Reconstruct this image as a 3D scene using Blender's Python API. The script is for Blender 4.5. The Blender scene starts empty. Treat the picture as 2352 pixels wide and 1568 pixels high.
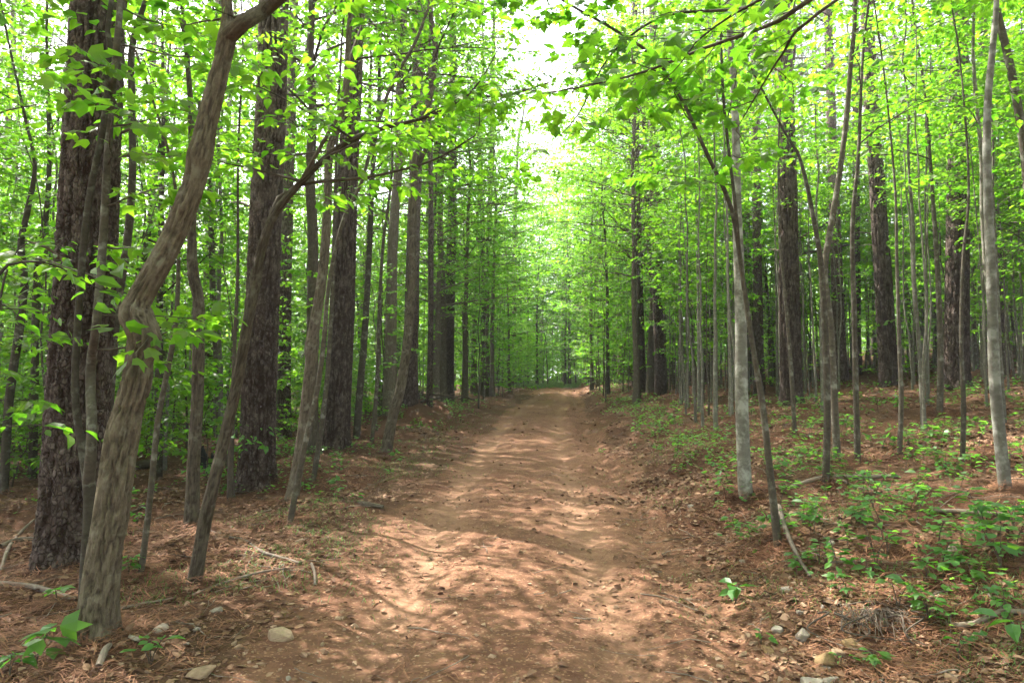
import bpy, math, random
import numpy as np
from mathutils import Vector, Matrix

sc = bpy.context.scene
COL = sc.collection
R = math.radians

# ------------------------------------------------------------------ camera, world, sun, exposure
PITCH = R(3.5)
EYE = np.array([0.0, 0.0, 1.6])
FPX = 1568.0                      # 24 mm lens on a 36 mm frame, in units of a 2352 px wide picture
cam_d = bpy.data.cameras.new('camera')
cam_d.lens = 24.0
cam_d.sensor_width = 36.0
cam_d.clip_start = 0.05
cam_d.clip_end = 3000.0
cam = bpy.data.objects.new('camera', cam_d)
cam.location = EYE
cam.rotation_euler = (R(90) + PITCH, 0, 0)
COL.objects.link(cam)
sc.camera = cam

SUN_EL, SUN_AZ = 56.0, -50.0      # azimuth from +Y, negative to the left
sun_dir = Vector((math.sin(R(SUN_AZ)) * math.cos(R(SUN_EL)), math.cos(R(SUN_AZ)) * math.cos(R(SUN_EL)), math.sin(R(SUN_EL))))
world = bpy.data.worlds.new('World')
sc.world = world
world.use_nodes = True
wn = world.node_tree
sky = wn.nodes.new('ShaderNodeTexSky')
sky.sky_type = 'NISHITA'
sky.sun_disc = False
sky.sun_elevation = R(SUN_EL)
sky.sun_rotation = R(SUN_AZ)
sky.air_density = 1.0
sky.dust_density = 5.0
sky.ozone_density = 1.0
bg = wn.nodes['Background']
bg.inputs['Strength'].default_value = 0.12
hsv = wn.nodes.new('ShaderNodeHueSaturation')      # thin high haze: a paler, whiter sky
hsv.inputs['Saturation'].default_value = 0.4
wn.links.new(sky.outputs[0], hsv.inputs['Color'])
wn.links.new(hsv.outputs[0], bg.inputs['Color'])
sun_l = bpy.data.lights.new('sun', 'SUN')
sun_l.energy = 3.2
sun_l.angle = R(0.5)
sun_l.color = (1.0, 0.95, 0.87)
sun = bpy.data.objects.new('sun', sun_l)
sun.rotation_euler = sun_dir.to_track_quat('Z', 'Y').to_euler()
sun.location = sun_dir * 60
COL.objects.link(sun)

sc.view_settings.view_transform = 'Standard'
sc.view_settings.look = 'None'
sc.view_settings.gamma = 1.0
sc.view_settings.use_curve_mapping = False
sc.view_settings.exposure = 3.3
sc.render.engine = 'CYCLES'
cy = sc.cycles
cy.max_bounces = 9
cy.diffuse_bounces = 5
cy.glossy_bounces = 2
cy.transmission_bounces = 6
cy.transparent_max_bounces = 4
cy.caustics_reflective = False
cy.caustics_refractive = False
cy.sample_clamp_indirect = 6.0
cy.use_denoising = True
cy.denoiser = 'OPENIMAGEDENOISE'
cy.denoising_input_passes = 'RGB_ALBEDO_NORMAL'

# ------------------------------------------------------------------ numpy helpers
def hash3(ix, iy, iz, seed=0):
    h = (ix.astype(np.int64) * 374761393 + iy.astype(np.int64) * 668265263 + iz.astype(np.int64) * 2147483647 + seed * 1442695041) & 0xFFFFFFFF
    h = ((h ^ (h >> 13)) * 1274126177) & 0xFFFFFFFF
    h = ((h ^ (h >> 16)) * 2246822519) & 0xFFFFFFFF
    return ((h ^ (h >> 15)) & 0xFFFFFF) / float(0xFFFFFF)

def vnoise(x, y, z=None, seed=0):
    x = np.asarray(x, float); y = np.asarray(y, float)
    z = np.zeros_like(x) if z is None else np.asarray(z, float)
    ix, iy, iz = np.floor(x), np.floor(y), np.floor(z)
    fx, fy, fz = x - ix, y - iy, z - iz
    fx = fx * fx * (3 - 2 * fx); fy = fy * fy * (3 - 2 * fy); fz = fz * fz * (3 - 2 * fz)
    ix = ix.astype(np.int64); iy = iy.astype(np.int64); iz = iz.astype(np.int64)
    r = 0
    for dx in (0, 1):
        for dy in (0, 1):
            for dz in (0, 1):
                w = (fx if dx else 1 - fx) * (fy if dy else 1 - fy) * (fz if dz else 1 - fz)
                r = r + w * hash3(ix + dx, iy + dy, iz + dz, seed)
    return r * 2 - 1

def fbm(x, y, z=None, octaves=4, seed=0, gain=0.5):
    a, s, t = 1.0, 0.0, 0.0
    x = np.asarray(x, float); y = np.asarray(y, float)
    for o in range(octaves):
        s = s + a * vnoise(x * 2 ** o, y * 2 ** o, None if z is None else np.asarray(z) * 2 ** o, seed + o * 17)
        t += a
        a *= gain
    return s / t

def sstep(a, b, x):
    t = np.clip((x - a) / (b - a), 0, 1)
    return t * t * (3 - 2 * t)

def cells(u, v, period, seed=0):
    """F1, F2 and id of the nearest jittered cell, u periodic"""
    iu, iv = np.floor(u).astype(np.int64), np.floor(v).astype(np.int64)
    f1 = np.full(u.shape, 9.0); f2 = np.full(u.shape, 9.0); cid = np.zeros(u.shape)
    for du in (-1, 0, 1):
        for dv in (-1, 0, 1):
            cu, cv = iu + du, iv + dv
            cw = np.mod(cu, period)
            jx = hash3(cw, cv, cw * 0 + 1, seed); jy = hash3(cw, cv, cw * 0 + 2, seed)
            d = np.maximum(np.abs(u - cu - jx), np.abs(v - cv - jy)) * .5 + np.hypot(u - cu - jx, v - cv - jy) * .5
            h = hash3(cw, cv, cw * 0 + 3, seed)
            nearer = d < f1
            f2 = np.where(nearer, f1, np.minimum(f2, d))
            cid = np.where(nearer, h, cid)
            f1 = np.where(nearer, d, f1)
    return f1, f2, cid

class MB:
    """collects vertices and faces (tris and quads) with point attributes; build() links them as ONE mesh object"""
    def __init__(self):
        self.v, self.q, self.t, self.n = [], [], [], 0
        self.at = {}
    def add(self, V, quads=None, tris=None, **attrs):
        V = np.asarray(V, np.float32).reshape(-1, 3)
        if quads is not None and len(quads): self.q.append(np.asarray(quads, np.int64).reshape(-1, 4) + self.n)
        if tris is not None and len(tris): self.t.append(np.asarray(tris, np.int64).reshape(-1, 3) + self.n)
        self.v.append(V)
        for k, a in attrs.items():
            self.at.setdefault(k, []).append((self.n, np.asarray(a, np.float32)))
        self.n += len(V)
    def mesh(self, name, mat, smooth=True, offset=None):
        V = np.concatenate(self.v) if self.v else np.zeros((0, 3), np.float32)
        if offset is not None: V = V - np.asarray(offset, np.float32)
        q = np.concatenate(self.q) if self.q else np.zeros((0, 4), np.int64)
        t = np.concatenate(self.t) if self.t else np.zeros((0, 3), np.int64)
        me = bpy.data.meshes.new(name)
        me.vertices.add(len(V)); me.vertices.foreach_set('co', V.ravel())
        nl = q.size + t.size
        me.loops.add(nl); me.loops.foreach_set('vertex_index', np.concatenate([q.ravel(), t.ravel()]).astype(np.int32))
        npoly = len(q) + len(t)
        me.polygons.add(npoly)
        st = np.concatenate([np.arange(len(q)) * 4, q.size + np.arange(len(t)) * 3]).astype(np.int32)
        me.polygons.foreach_set('loop_start', st)
        me.polygons.foreach_set('use_smooth', np.full(npoly, smooth))
        for k, parts in self.at.items():
            vec = parts[0][1].ndim == 2
            a = np.zeros((len(V), 3) if vec else len(V), np.float32)
            for n0, x in parts: a[n0:n0 + len(x)] = x
            at = me.attributes.new(k, 'FLOAT_VECTOR' if vec else 'FLOAT', 'POINT')
            at.data.foreach_set('vector' if vec else 'value', a.ravel())
        me.update(calc_edges=True)
        me.validate()
        if mat is not None: me.materials.append(mat)
        return me
    def build(self, name, mat, parent=None, smooth=True, offset=None, kind=None):
        o = bpy.data.objects.new(name, self.mesh(name, mat, smooth, offset))
        COL.objects.link(o)
        if parent is not None: o.parent = parent
        if kind: o['kind'] = kind
        return o

def tag(o, label=None, cat=None, group=None, kind=None):
    if label: o['label'] = label
    if cat: o['category'] = cat
    if group: o['group'] = group
    if kind: o['kind'] = kind
    return o

def empty(name, loc, label, cat, group=None, rz=0.0, s=1.0):
    o = bpy.data.objects.new(name, None)
    o.empty_display_size = 0.2
    o.location = loc
    o.rotation_euler = (0, 0, rz)
    o.scale = (s, s, s)
    COL.objects.link(o)
    return tag(o, label, cat, group)

def norm(a):
    return a / np.maximum(np.linalg.norm(a, axis=-1, keepdims=True), 1e-9)

def tubes(P, Rd, nseg):
    """P (n,k,3) centre lines, Rd (n,k) radii -> V, quads, bark coordinates; every line has k points"""
    P = np.asarray(P, float); Rd = np.asarray(Rd, float)
    n, k, _ = P.shape
    T = np.empty_like(P)
    T[:, 1:-1] = P[:, 2:] - P[:, :-2]; T[:, 0] = P[:, 1] - P[:, 0]; T[:, -1] = P[:, -1] - P[:, -2]
    T = norm(T)
    ref = np.where(np.abs(T[:, :1, 2:3]) > 0.9, np.array([1.0, 0, 0]), np.array([0, 0, 1.0]))
    U = np.empty_like(P)
    u = norm(np.cross(ref[:, 0], T[:, 0]))
    for i in range(k):
        u = norm(u - T[:, i] * np.sum(u * T[:, i], -1, keepdims=True))
        U[:, i] = u
    W = np.cross(T, U)
    th = np.linspace(0, 2 * np.pi, nseg, endpoint=False)
    c, s = np.cos(th)[None, None, :, None], np.sin(th)[None, None, :, None]
    V = P[:, :, None] + Rd[:, :, None, None] * (U[:, :, None] * c + W[:, :, None] * s)
    L = np.concatenate([np.zeros((n, 1)), np.cumsum(np.linalg.norm(P[:, 1:] - P[:, :-1], axis=-1), 1)], 1)
    bk = np.empty((n, k, nseg, 3))
    off = (np.arange(n) * 7.31 % 50)[:, None, None]
    bk[..., 0] = Rd[:, :, None] * np.cos(th); bk[..., 1] = Rd[:, :, None] * np.sin(th) + off; bk[..., 2] = L[:, :, None]
    i, j, m = np.meshgrid(np.arange(n), np.arange(k - 1), np.arange(nseg), indexing='ij')
    b = i * k * nseg + j * nseg
    q = np.stack([b + m, b + (m + 1) % nseg, b + nseg + (m + 1) % nseg, b + nseg + m], -1).reshape(-1, 4)
    return V.reshape(-1, 3), q, bk.reshape(-1, 3)

def resample(pl, rad, step):
    """Catmull-Rom resample of a polyline with radii"""
    pl = np.asarray(pl, float); rad = np.asarray(rad, float)
    A = np.vstack([2 * pl[0] - pl[1], pl, 2 * pl[-1] - pl[-2]])
    out, ro = [], []
    for i in range(len(pl) - 1):
        p0, p1, p2, p3 = A[i:i + 4]
        m = max(1, int(np.linalg.norm(p2 - p1) / step))
        t = (np.arange(m) / m)[:, None]
        out.append(0.5 * (2 * p1 + (p2 - p0) * t + (2 * p0 - 5 * p1 + 4 * p2 - p3) * t ** 2 + (3 * p1 - p0 - 3 * p2 + p3) * t ** 3))
        tt = t[:, 0]; tt = tt * tt * (3 - 2 * tt)
        ro.append(rad[i] * (1 - tt) + rad[i + 1] * tt)
    return np.vstack(out + [pl[-1:]]), np.concatenate(ro + [rad[-1:]])

def add_tube(mb, pl, rad, nseg=6):
    V, q, bk = tubes(np.asarray(pl)[None], np.asarray(rad)[None], nseg)
    mb.add(V, quads=q, bark=bk)

# ------------------------------------------------------------------ materials
def new_mat(name):
    m = bpy.data.materials.new(name); m.use_nodes = True
    nt = m.node_tree; nt.nodes.clear()
    out = nt.nodes.new('ShaderNodeOutputMaterial')
    return m, nt, out

def nd(nt, kind, **kw):
    n = nt.nodes.new(kind)
    for k, v in kw.items():
        if k.startswith('i_'): n.inputs[k[2:].replace('_', ' ')].default_value = v
        elif isinstance(k, str): setattr(n, k, v)
    return n

def ramp(nt, fac, stops):
    r = nt.nodes.new('ShaderNodeValToRGB')
    e = r.color_ramp.elements
    while len(e) < len(stops): e.new(0.5)
    for i, (p, c) in enumerate(stops):
        e[i].position = p; e[i].color = (*c, 1)
    nt.links.new(fac, r.inputs[0])
    return r.outputs[0]

def mixc(nt, fac, a, b, mode='MIX'):
    m = nt.nodes.new('ShaderNodeMix'); m.data_type = 'RGBA'; m.blend_type = mode
    for s, v in ((m.inputs[0], fac), (m.inputs[6], a), (m.inputs[7], b)):
        if isinstance(v, bpy.types.NodeSocket): nt.links.new(v, s)
        elif isinstance(v, tuple): s.default_value = (*v, 1)
        else: s.default_value = v
    return m.outputs[2]

def math_n(nt, op, a, b=None, clamp=False):
    m = nt.nodes.new('ShaderNodeMath'); m.operation = op; m.use_clamp = clamp
    for s, v in ((m.inputs[0], a), (m.inputs[1], b)):
        if v is None: continue
        if isinstance(v, bpy.types.NodeSocket): nt.links.new(v, s)
        else: s.default_value = v
    return m.outputs[0]

def noise_n(nt, vec, scale, detail=4, rough=0.55, dist=0.0):
    n = nt.nodes.new('ShaderNodeTexNoise')
    n.inputs['Scale'].default_value = scale; n.inputs['Detail'].default_value = detail
    n.inputs['Roughness'].default_value = rough; n.inputs['Distortion'].default_value = dist
    if vec is not None: nt.links.new(vec, n.inputs['Vector'])
    return n.outputs['Fac']

def scaled(nt, vec, s):
    m = nt.nodes.new('ShaderNodeVectorMath'); m.operation = 'MULTIPLY'
    nt.links.new(vec, m.inputs[0]); m.inputs[1].default_value = s
    return m.outputs[0]

def attr(nt, name, vec=False):
    a = nt.nodes.new('ShaderNodeAttribute'); a.attribute_name = name
    return a.outputs['Vector'] if vec else a.outputs['Fac']

def leaf_mat(name, dark, light, tdark, tlight, trans=0.5, rough=0.5):
    m, nt, out = new_mat(name)
    tint = attr(nt, 'tint')
    oi = nt.nodes.new('ShaderNodeObjectInfo')
    f = math_n(nt, 'ADD', math_n(nt, 'MULTIPLY', tint, 0.7), math_n(nt, 'MULTIPLY', oi.outputs['Random'], 0.3), True)
    p = nd(nt, 'ShaderNodeBsdfPrincipled')
    p.inputs['Roughness'].default_value = rough
    p.inputs['Specular IOR Level'].default_value = 0.35
    nt.links.new(mixc(nt, f, dark, light), p.inputs['Base Color'])
    t = nt.nodes.new('ShaderNodeBsdfTranslucent')
    nt.links.new(mixc(nt, f, tdark, tlight), t.inputs['Color'])
    mx = nt.nodes.new('ShaderNodeMixShader'); mx.inputs[0].default_value = trans
    nt.links.new(p.outputs[0], mx.inputs[1]); nt.links.new(t.outputs[0], mx.inputs[2])
    nt.links.new(mx.outputs[0], out.inputs[0])
    return m

def bark_mat(name, ridge, furrow, patch, sx, sz, bump=0.6, dist=0.02, patch_at=0.62, cellular=False, spec=0.2, upper=None):
    m, nt, out = new_mat(name)
    v = attr(nt, 'bark', True)
    st = scaled(nt, v, (sx, sx, sz))
    n1 = noise_n(nt, st, 1.0, 5, 0.6, 0.6)
    n2 = noise_n(nt, v, 9.0, 5, 0.6)
    n3 = noise_n(nt, v, 60.0, 3, 0.6)
    if cellular:
        vo = nt.nodes.new('ShaderNodeTexVoronoi'); vo.feature = 'DISTANCE_TO_EDGE'
        wv = nt.nodes.new('ShaderNodeVectorMath'); wv.operation = 'ADD'
        nn = nt.nodes.new('ShaderNodeTexNoise'); nn.inputs['Scale'].default_value = 2.0
        nt.links.new(st, nn.inputs['Vector']); nt.links.new(st, wv.inputs[0]); nt.links.new(nn.outputs['Color'], wv.inputs[1])
        nt.links.new(wv.outputs[0], vo.inputs['Vector']); vo.inputs['Scale'].default_value = 1.0
        h = math_n(nt, 'MULTIPLY', vo.outputs['Distance'], 4.0, True)
        h = math_n(nt, 'ADD', math_n(nt, 'MULTIPLY', h, 0.7), math_n(nt, 'MULTIPLY', n3, 0.3))
    else:
        h = math_n(nt, 'ADD', math_n(nt, 'MULTIPLY', n1, 0.75), math_n(nt, 'MULTIPLY', n3, 0.25))
    c = mixc(nt, ramp(nt, h, [(0.3, (0, 0, 0)), (0.62, (1, 1, 1))]), furrow, ridge)
    if name.startswith('furrowed_bark'): c = mixc(nt, attr(nt, 'furrow'), c, furrow)
    c = mixc(nt, ramp(nt, n2, [(patch_at - .05, (0, 0, 0)), (patch_at + .1, (1, 1, 1))]), c, patch)
    if upper:      # thin pale flaking bark high on a pine; sunlit paleness is painted in too
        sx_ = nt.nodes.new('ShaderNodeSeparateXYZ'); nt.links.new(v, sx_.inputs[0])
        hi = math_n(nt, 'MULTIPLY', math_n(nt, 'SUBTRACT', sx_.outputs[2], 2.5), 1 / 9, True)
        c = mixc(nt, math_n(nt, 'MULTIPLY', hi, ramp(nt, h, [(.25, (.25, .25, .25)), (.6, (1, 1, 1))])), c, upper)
    oi = nt.nodes.new('ShaderNodeObjectInfo')
    hs = nt.nodes.new('ShaderNodeHueSaturation')
    nt.links.new(math_n(nt, 'ADD', math_n(nt, 'MULTIPLY', oi.outputs['Random'], 0.5), 0.75), hs.inputs['Value'])
    nt.links.new(c, hs.inputs['Color'])
    p = nd(nt, 'ShaderNodeBsdfPrincipled'); p.inputs['Roughness'].default_value = 0.9
    p.inputs['Specular IOR Level'].default_value = spec
    nt.links.new(hs.outputs[0], p.inputs['Base Color'])
    b = nt.nodes.new('ShaderNodeBump'); b.inputs['Strength'].default_value = bump; b.inputs['Distance'].default_value = dist
    nt.links.new(h, b.inputs['Height']); nt.links.new(b.outputs[0], p.inputs['Normal'])
    nt.links.new(p.outputs[0], out.inputs[0])
    return m

def plain_mat(name, c1, c2, scale=20.0, rough=0.9, bump=0.3, dist=0.01, tinted=False, trans=0.0):
    m, nt, out = new_mat(name)
    tc = nt.nodes.new('ShaderNodeTexCoord')
    n = noise_n(nt, tc.outputs['Object'], scale, 5, 0.6)
    oi = nt.nodes.new('ShaderNodeObjectInfo')
    f = attr(nt, 'tint') if tinted else math_n(nt, 'ADD', math_n(nt, 'MULTIPLY', n, 0.9), math_n(nt, 'SUBTRACT', math_n(nt, 'MULTIPLY', oi.outputs['Random'], 0.7), 0.3), True)
    p = nd(nt, 'ShaderNodeBsdfPrincipled'); p.inputs['Roughness'].default_value = rough
    p.inputs['Specular IOR Level'].default_value = 0.2
    col = mixc(nt, f, c1, c2)
    if tinted: col = mixc(nt, math_n(nt, 'MULTIPLY', n, 0.5), col, c1)
    nt.links.new(col, p.inputs['Base Color'])
    b = nt.nodes.new('ShaderNodeBump'); b.inputs['Strength'].default_value = bump; b.inputs['Distance'].default_value = dist
    nt.links.new(n, b.inputs['Height']); nt.links.new(b.outputs[0], p.inputs['Normal'])
    nt.links.new(p.outputs[0], out.inputs[0])
    return m

M = {}
M['leaf'] = leaf_mat('leaf_green', (0.040, 0.090, 0.010), (0.092, 0.150, 0.015), (0.092, 0.33, 0.012), (0.265, 0.51, 0.020), 0.55, 0.45)
M['leaf_low'] = leaf_mat('seedling_green', (0.035, 0.11, 0.022), (0.075, 0.165, 0.03), (0.10, 0.36, 0.03), (0.26, 0.52, 0.04), 0.48, 0.45)
M['needle'] = leaf_mat('pine_needle', (0.055, 0.085, 0.035), (0.10, 0.12, 0.05), (0.08, 0.14, 0.04), (0.16, 0.22, 0.06), 0.3, 0.5)
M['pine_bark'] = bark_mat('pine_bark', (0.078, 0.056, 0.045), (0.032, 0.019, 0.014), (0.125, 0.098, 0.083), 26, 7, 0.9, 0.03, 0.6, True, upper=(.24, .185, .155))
M['bark'] = bark_mat('furrowed_bark', (0.122, 0.100, 0.072), (0.042, 0.031, 0.022), (0.155, 0.140, 0.105), 60, 8, 1.0, 0.025, 0.6, spec=.08)
M['bark_grey'] = bark_mat('smooth_grey_bark', (0.078, 0.066, 0.048), (0.040, 0.032, 0.024), (0.17, 0.165, 0.132), 14, 26, 0.4, 0.008, 0.58, spec=.1)
M['bark_pole'] = bark_mat('pole_bark', (0.135, 0.125, 0.098), (0.075, 0.066, 0.05), (0.22, 0.215, 0.18), 14, 26, 0.4, 0.008, 0.58, spec=.1)
M['bark_crooked'] = bark_mat('furrowed_bark', (0.150, 0.122, 0.082), (0.050, 0.037, 0.026), (0.165, 0.145, 0.105), 66, 12, 1.0, 0.02, 0.6, spec=.08)
M['bark_smooth'] = bark_mat('pale_smooth_bark', (0.125, 0.117, 0.095), (0.075, 0.068, 0.053), (0.22, 0.215, 0.185), 9, 20, 0.4, 0.006, 0.52, spec=.1)
M['twig'] = bark_mat('twig_bark', (0.080, 0.063, 0.047), (0.034, 0.025, 0.019), (0.11, 0.097, 0.076), 40, 10, 0.3, 0.004, 0.6)
M['deadwood'] = bark_mat('dead_wood', (0.165, 0.130, 0.100), (0.070, 0.050, 0.036), (0.23, 0.20, 0.165), 60, 6, 0.6, 0.008, 0.6)
M['char'] = bark_mat('charred_wood', (0.02, 0.019, 0.018), (0.008, 0.008, 0.008), (0.03, 0.029, 0.028), 40, 10, 0.6, 0.01, 0.6)
M['straw'] = plain_mat('pine_straw', (0.095, 0.040, 0.020), (0.28, 0.135, 0.072), 6, 0.8, 0, 0.01, True)
M['dead_leaf'] = plain_mat('dead_leaf', (0.075, 0.036, 0.02), (0.27, 0.165, 0.098), 30, 0.85, 0.2, 0.003, True)
M['rock_tan'] = plain_mat('tan_stone', (0.13, 0.08, 0.048), (0.32, 0.23, 0.15), 5, 0.95, 0.8, 0.01)
M['rock_grey'] = plain_mat('grey_stone', (0.13, 0.10, 0.077), (0.33, 0.28, 0.225), 5, 0.95, 0.8, 0.01)
M['rock_yellow'] = plain_mat('ochre_stone', (0.15, 0.088, 0.042), (0.31, 0.205, 0.105), 5, 0.95, 0.8, 0.01)
M['gravel'] = plain_mat('gravel', (0.14, 0.07, 0.04), (0.36, 0.25, 0.165), 30, 0.9, 0.3, 0.004, True)
M['grass'] = leaf_mat('grass_blade', (0.05, 0.10, 0.022), (0.09, 0.14, 0.035), (0.12, 0.26, 0.03), (0.2, 0.34, 0.05), 0.35)

# ground: dirt of the road and the needle covered soil share one material, mixed by the 'dirt' attribute
def ground_mat():
    m, nt, out = new_mat('soil')
    tc = nt.nodes.new('ShaderNodeTexCoord'); v = tc.outputs['Object']
    dirt = attr(nt, 'dirt')
    big = noise_n(nt, v, 0.9, 5, 0.6)
    mid = noise_n(nt, v, 7.0, 6, 0.65)
    fine = noise_n(nt, v, 55.0, 5, 0.7)
    grit = nt.nodes.new('ShaderNodeTexVoronoi'); grit.inputs['Scale'].default_value = 75.0
    nt.links.new(v, grit.inputs['Vector'])
    gr = nt.nodes.new('ShaderNodeSeparateColor'); nt.links.new(grit.outputs['Color'], gr.inputs[0])
    d1 = mixc(nt, ramp(nt, big, [(0.35, (0, 0, 0)), (0.65, (1, 1, 1))]), (0.140, 0.064, 0.036), (0.225, 0.118, 0.070))
    d2 = mixc(nt, ramp(nt, mid, [(0.38, (0, 0, 0)), (0.66, (1, 1, 1))]), (0.105, 0.049, 0.029), d1)
    d3 = mixc(nt, math_n(nt, 'MULTIPLY', math_n(nt, 'GREATER_THAN', gr.outputs[0], 0.90), 0.45), d2, (0.34, 0.205, 0.12))
    d3 = mixc(nt, math_n(nt, 'MULTIPLY', math_n(nt, 'LESS_THAN', gr.outputs[0], 0.16), 0.5), d3, (0.11, 0.06, 0.038))
    d3 = mixc(nt, math_n(nt, 'MULTIPLY', attr(nt, 'track'), math_n(nt, 'ADD', math_n(nt, 'MULTIPLY', mid, .8), .1)), d3, (0.255, 0.145, 0.090))      # packed wheel tracks
    # litter: brown straw, streaked
    wv = nt.nodes.new('ShaderNodeTexNoise'); wv.inputs['Scale'].default_value = 3.0
    nt.links.new(v, wv.inputs['Vector'])
    ad = nt.nodes.new('ShaderNodeVectorMath'); ad.operation = 'ADD'
    nt.links.new(v, ad.inputs[0]); nt.links.new(wv.outputs['Color'], ad.inputs[1])
    s1 = noise_n(nt, scaled(nt, ad.outputs[0], (14, 90, 30)), 1.0, 3, 0.6)
    s2 = noise_n(nt, scaled(nt, ad.outputs[0], (90, 14, 30)), 1.0, 3, 0.6)
    s = math_n(nt, 'MAXIMUM', s1, s2)
    l1 = mixc(nt, ramp(nt, s, [(0.45, (0, 0, 0)), (0.72, (1, 1, 1))]), (0.045, 0.021, 0.012), (0.165, 0.074, 0.040))
    l2 = mixc(nt, ramp(nt, big, [(0.4, (0, 0, 0)), (0.7, (1, 1, 1))]), l1, (0.078, 0.046, 0.026))
    edge = math_n(nt, 'ADD', dirt, math_n(nt, 'MULTIPLY', math_n(nt, 'SUBTRACT', mid, 0.5), 0.9))
    c = mixc(nt, ramp(nt, edge, [(0.35, (0, 0, 0)), (0.65, (1, 1, 1))]), l2, d3)
    p = nd(nt, 'ShaderNodeBsdfPrincipled'); p.inputs['Roughness'].default_value = 0.95
    p.inputs['Specular IOR Level'].default_value = 0.12
    nt.links.new(c, p.inputs['Base Color'])
    h = math_n(nt, 'ADD', math_n(nt, 'MULTIPLY', fine, 0.6), math_n(nt, 'ADD', math_n(nt, 'MULTIPLY', math_n(nt, 'MULTIPLY', s, math_n(nt, 'SUBTRACT', 1.0, dirt)), 0.5), math_n(nt, 'MULTIPLY', gr.outputs[0], 0.35)))
    b = nt.nodes.new('ShaderNodeBump'); b.inputs['Strength'].default_value = 0.9; b.inputs['Distance'].default_value = 0.02
    nt.links.new(h, b.inputs['Height']); nt.links.new(b.outputs[0], p.inputs['Normal'])
    nt.links.new(p.outputs[0], out.inputs[0])
    return m
M['soil'] = ground_mat()

# ------------------------------------------------------------------ terrain
def road_x(y):
    return 0.0018 * np.clip(y, 0, 30) ** 2 + 0.075 * np.clip(np.asarray(y) - 30, 0, 40)

def ground_z(x, y, fine=True):
    x = np.asarray(x, float); y = np.asarray(y, float)
    yy = np.clip(y, -20, 62)
    z = 0.028 * np.clip(yy, 0, 60) - 0.0 * yy
    d = x - road_x(y)
    w = fbm(x * 0.9, y * 0.9, octaves=3, seed=3)
    # right bank and hillside
    z = z + 0.26 * sstep(1.35, 2.3, d + 0.35 * w) + 0.12 * np.clip(d - 2.2, 0, 16) + 0.04 * np.clip(d - 18.2, 0, 60)
    # left side: falls away gently, then drops behind the first trees
    z = z - 0.05 * np.clip(-d - 2.0, 0, 8) - 0.03 * np.clip(-d - 8.0, 0, 60)
    z = z + 0.10 * sstep(1.9, 2.6, -d + 0.4 * w) * sstep(7, 14, y)
    # wheel tracks and the washed-out gully at the right edge
    z = z - 0.06 * np.exp(-((d - 0.62) / 0.22) ** 2) - 0.05 * np.exp(-((d + 0.80) / 0.25) ** 2)
    z = z - 0.10 * np.exp(-((d - 1.22 - 0.12 * w) / 0.16) ** 2) * (0.6 + 0.4 * vnoise(y * 0.5, y * 0 + 2.0, seed=9))
    # brush covered heap left of the road
    z = z + 0.55 * np.exp(-((d + 3.3) / 0.9) ** 2 - ((y - 20.0) / 1.6) ** 2)
    off = sstep(1.2, 2.2, np.abs(d))
    z = z + 0.16 * w * off + 0.03 * fbm(x * 2.2, y * 2.2, octaves=3, seed=5) * (0.12 + 1.3 * off)
    z = z + 0.9 * fbm(x * 0.05, y * 0.05, octaves=2, seed=8) * sstep(12, 40, np.abs(d))
    if fine:
        z = z + (0.0016 + 0.03 * off) * fbm(x * 7, y * 7, octaves=3, seed=6)
    return z

def gz(x, y):
    return float(ground_z(np.array([x]), np.array([y]))[0])

CP, SP = math.cos(PITCH), math.sin(PITCH)
def ray(u, v):
    a, b = (u - 1176) / FPX, (784 - v) / FPX
    return np.array([a, CP - b * SP, SP + b * CP])

def at(u, v, Y):
    """the point at forward distance Y that the photograph shows at (u, v)"""
    d = ray(u, v)
    return EYE + d * (Y / d[1])

def on_ground(u, v):
    d = ray(u, v)
    t = np.geomspace(1.5, 120, 4000)
    P = EYE + d * t[:, None]
    below = P[:, 2] < ground_z(P[:, 0], P[:, 1], False)
    i = int(np.argmax(below)) if below.any() else len(t) - 1
    p = P[i].copy()
    p[2] = gz(p[0], p[1])
    return p

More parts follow.
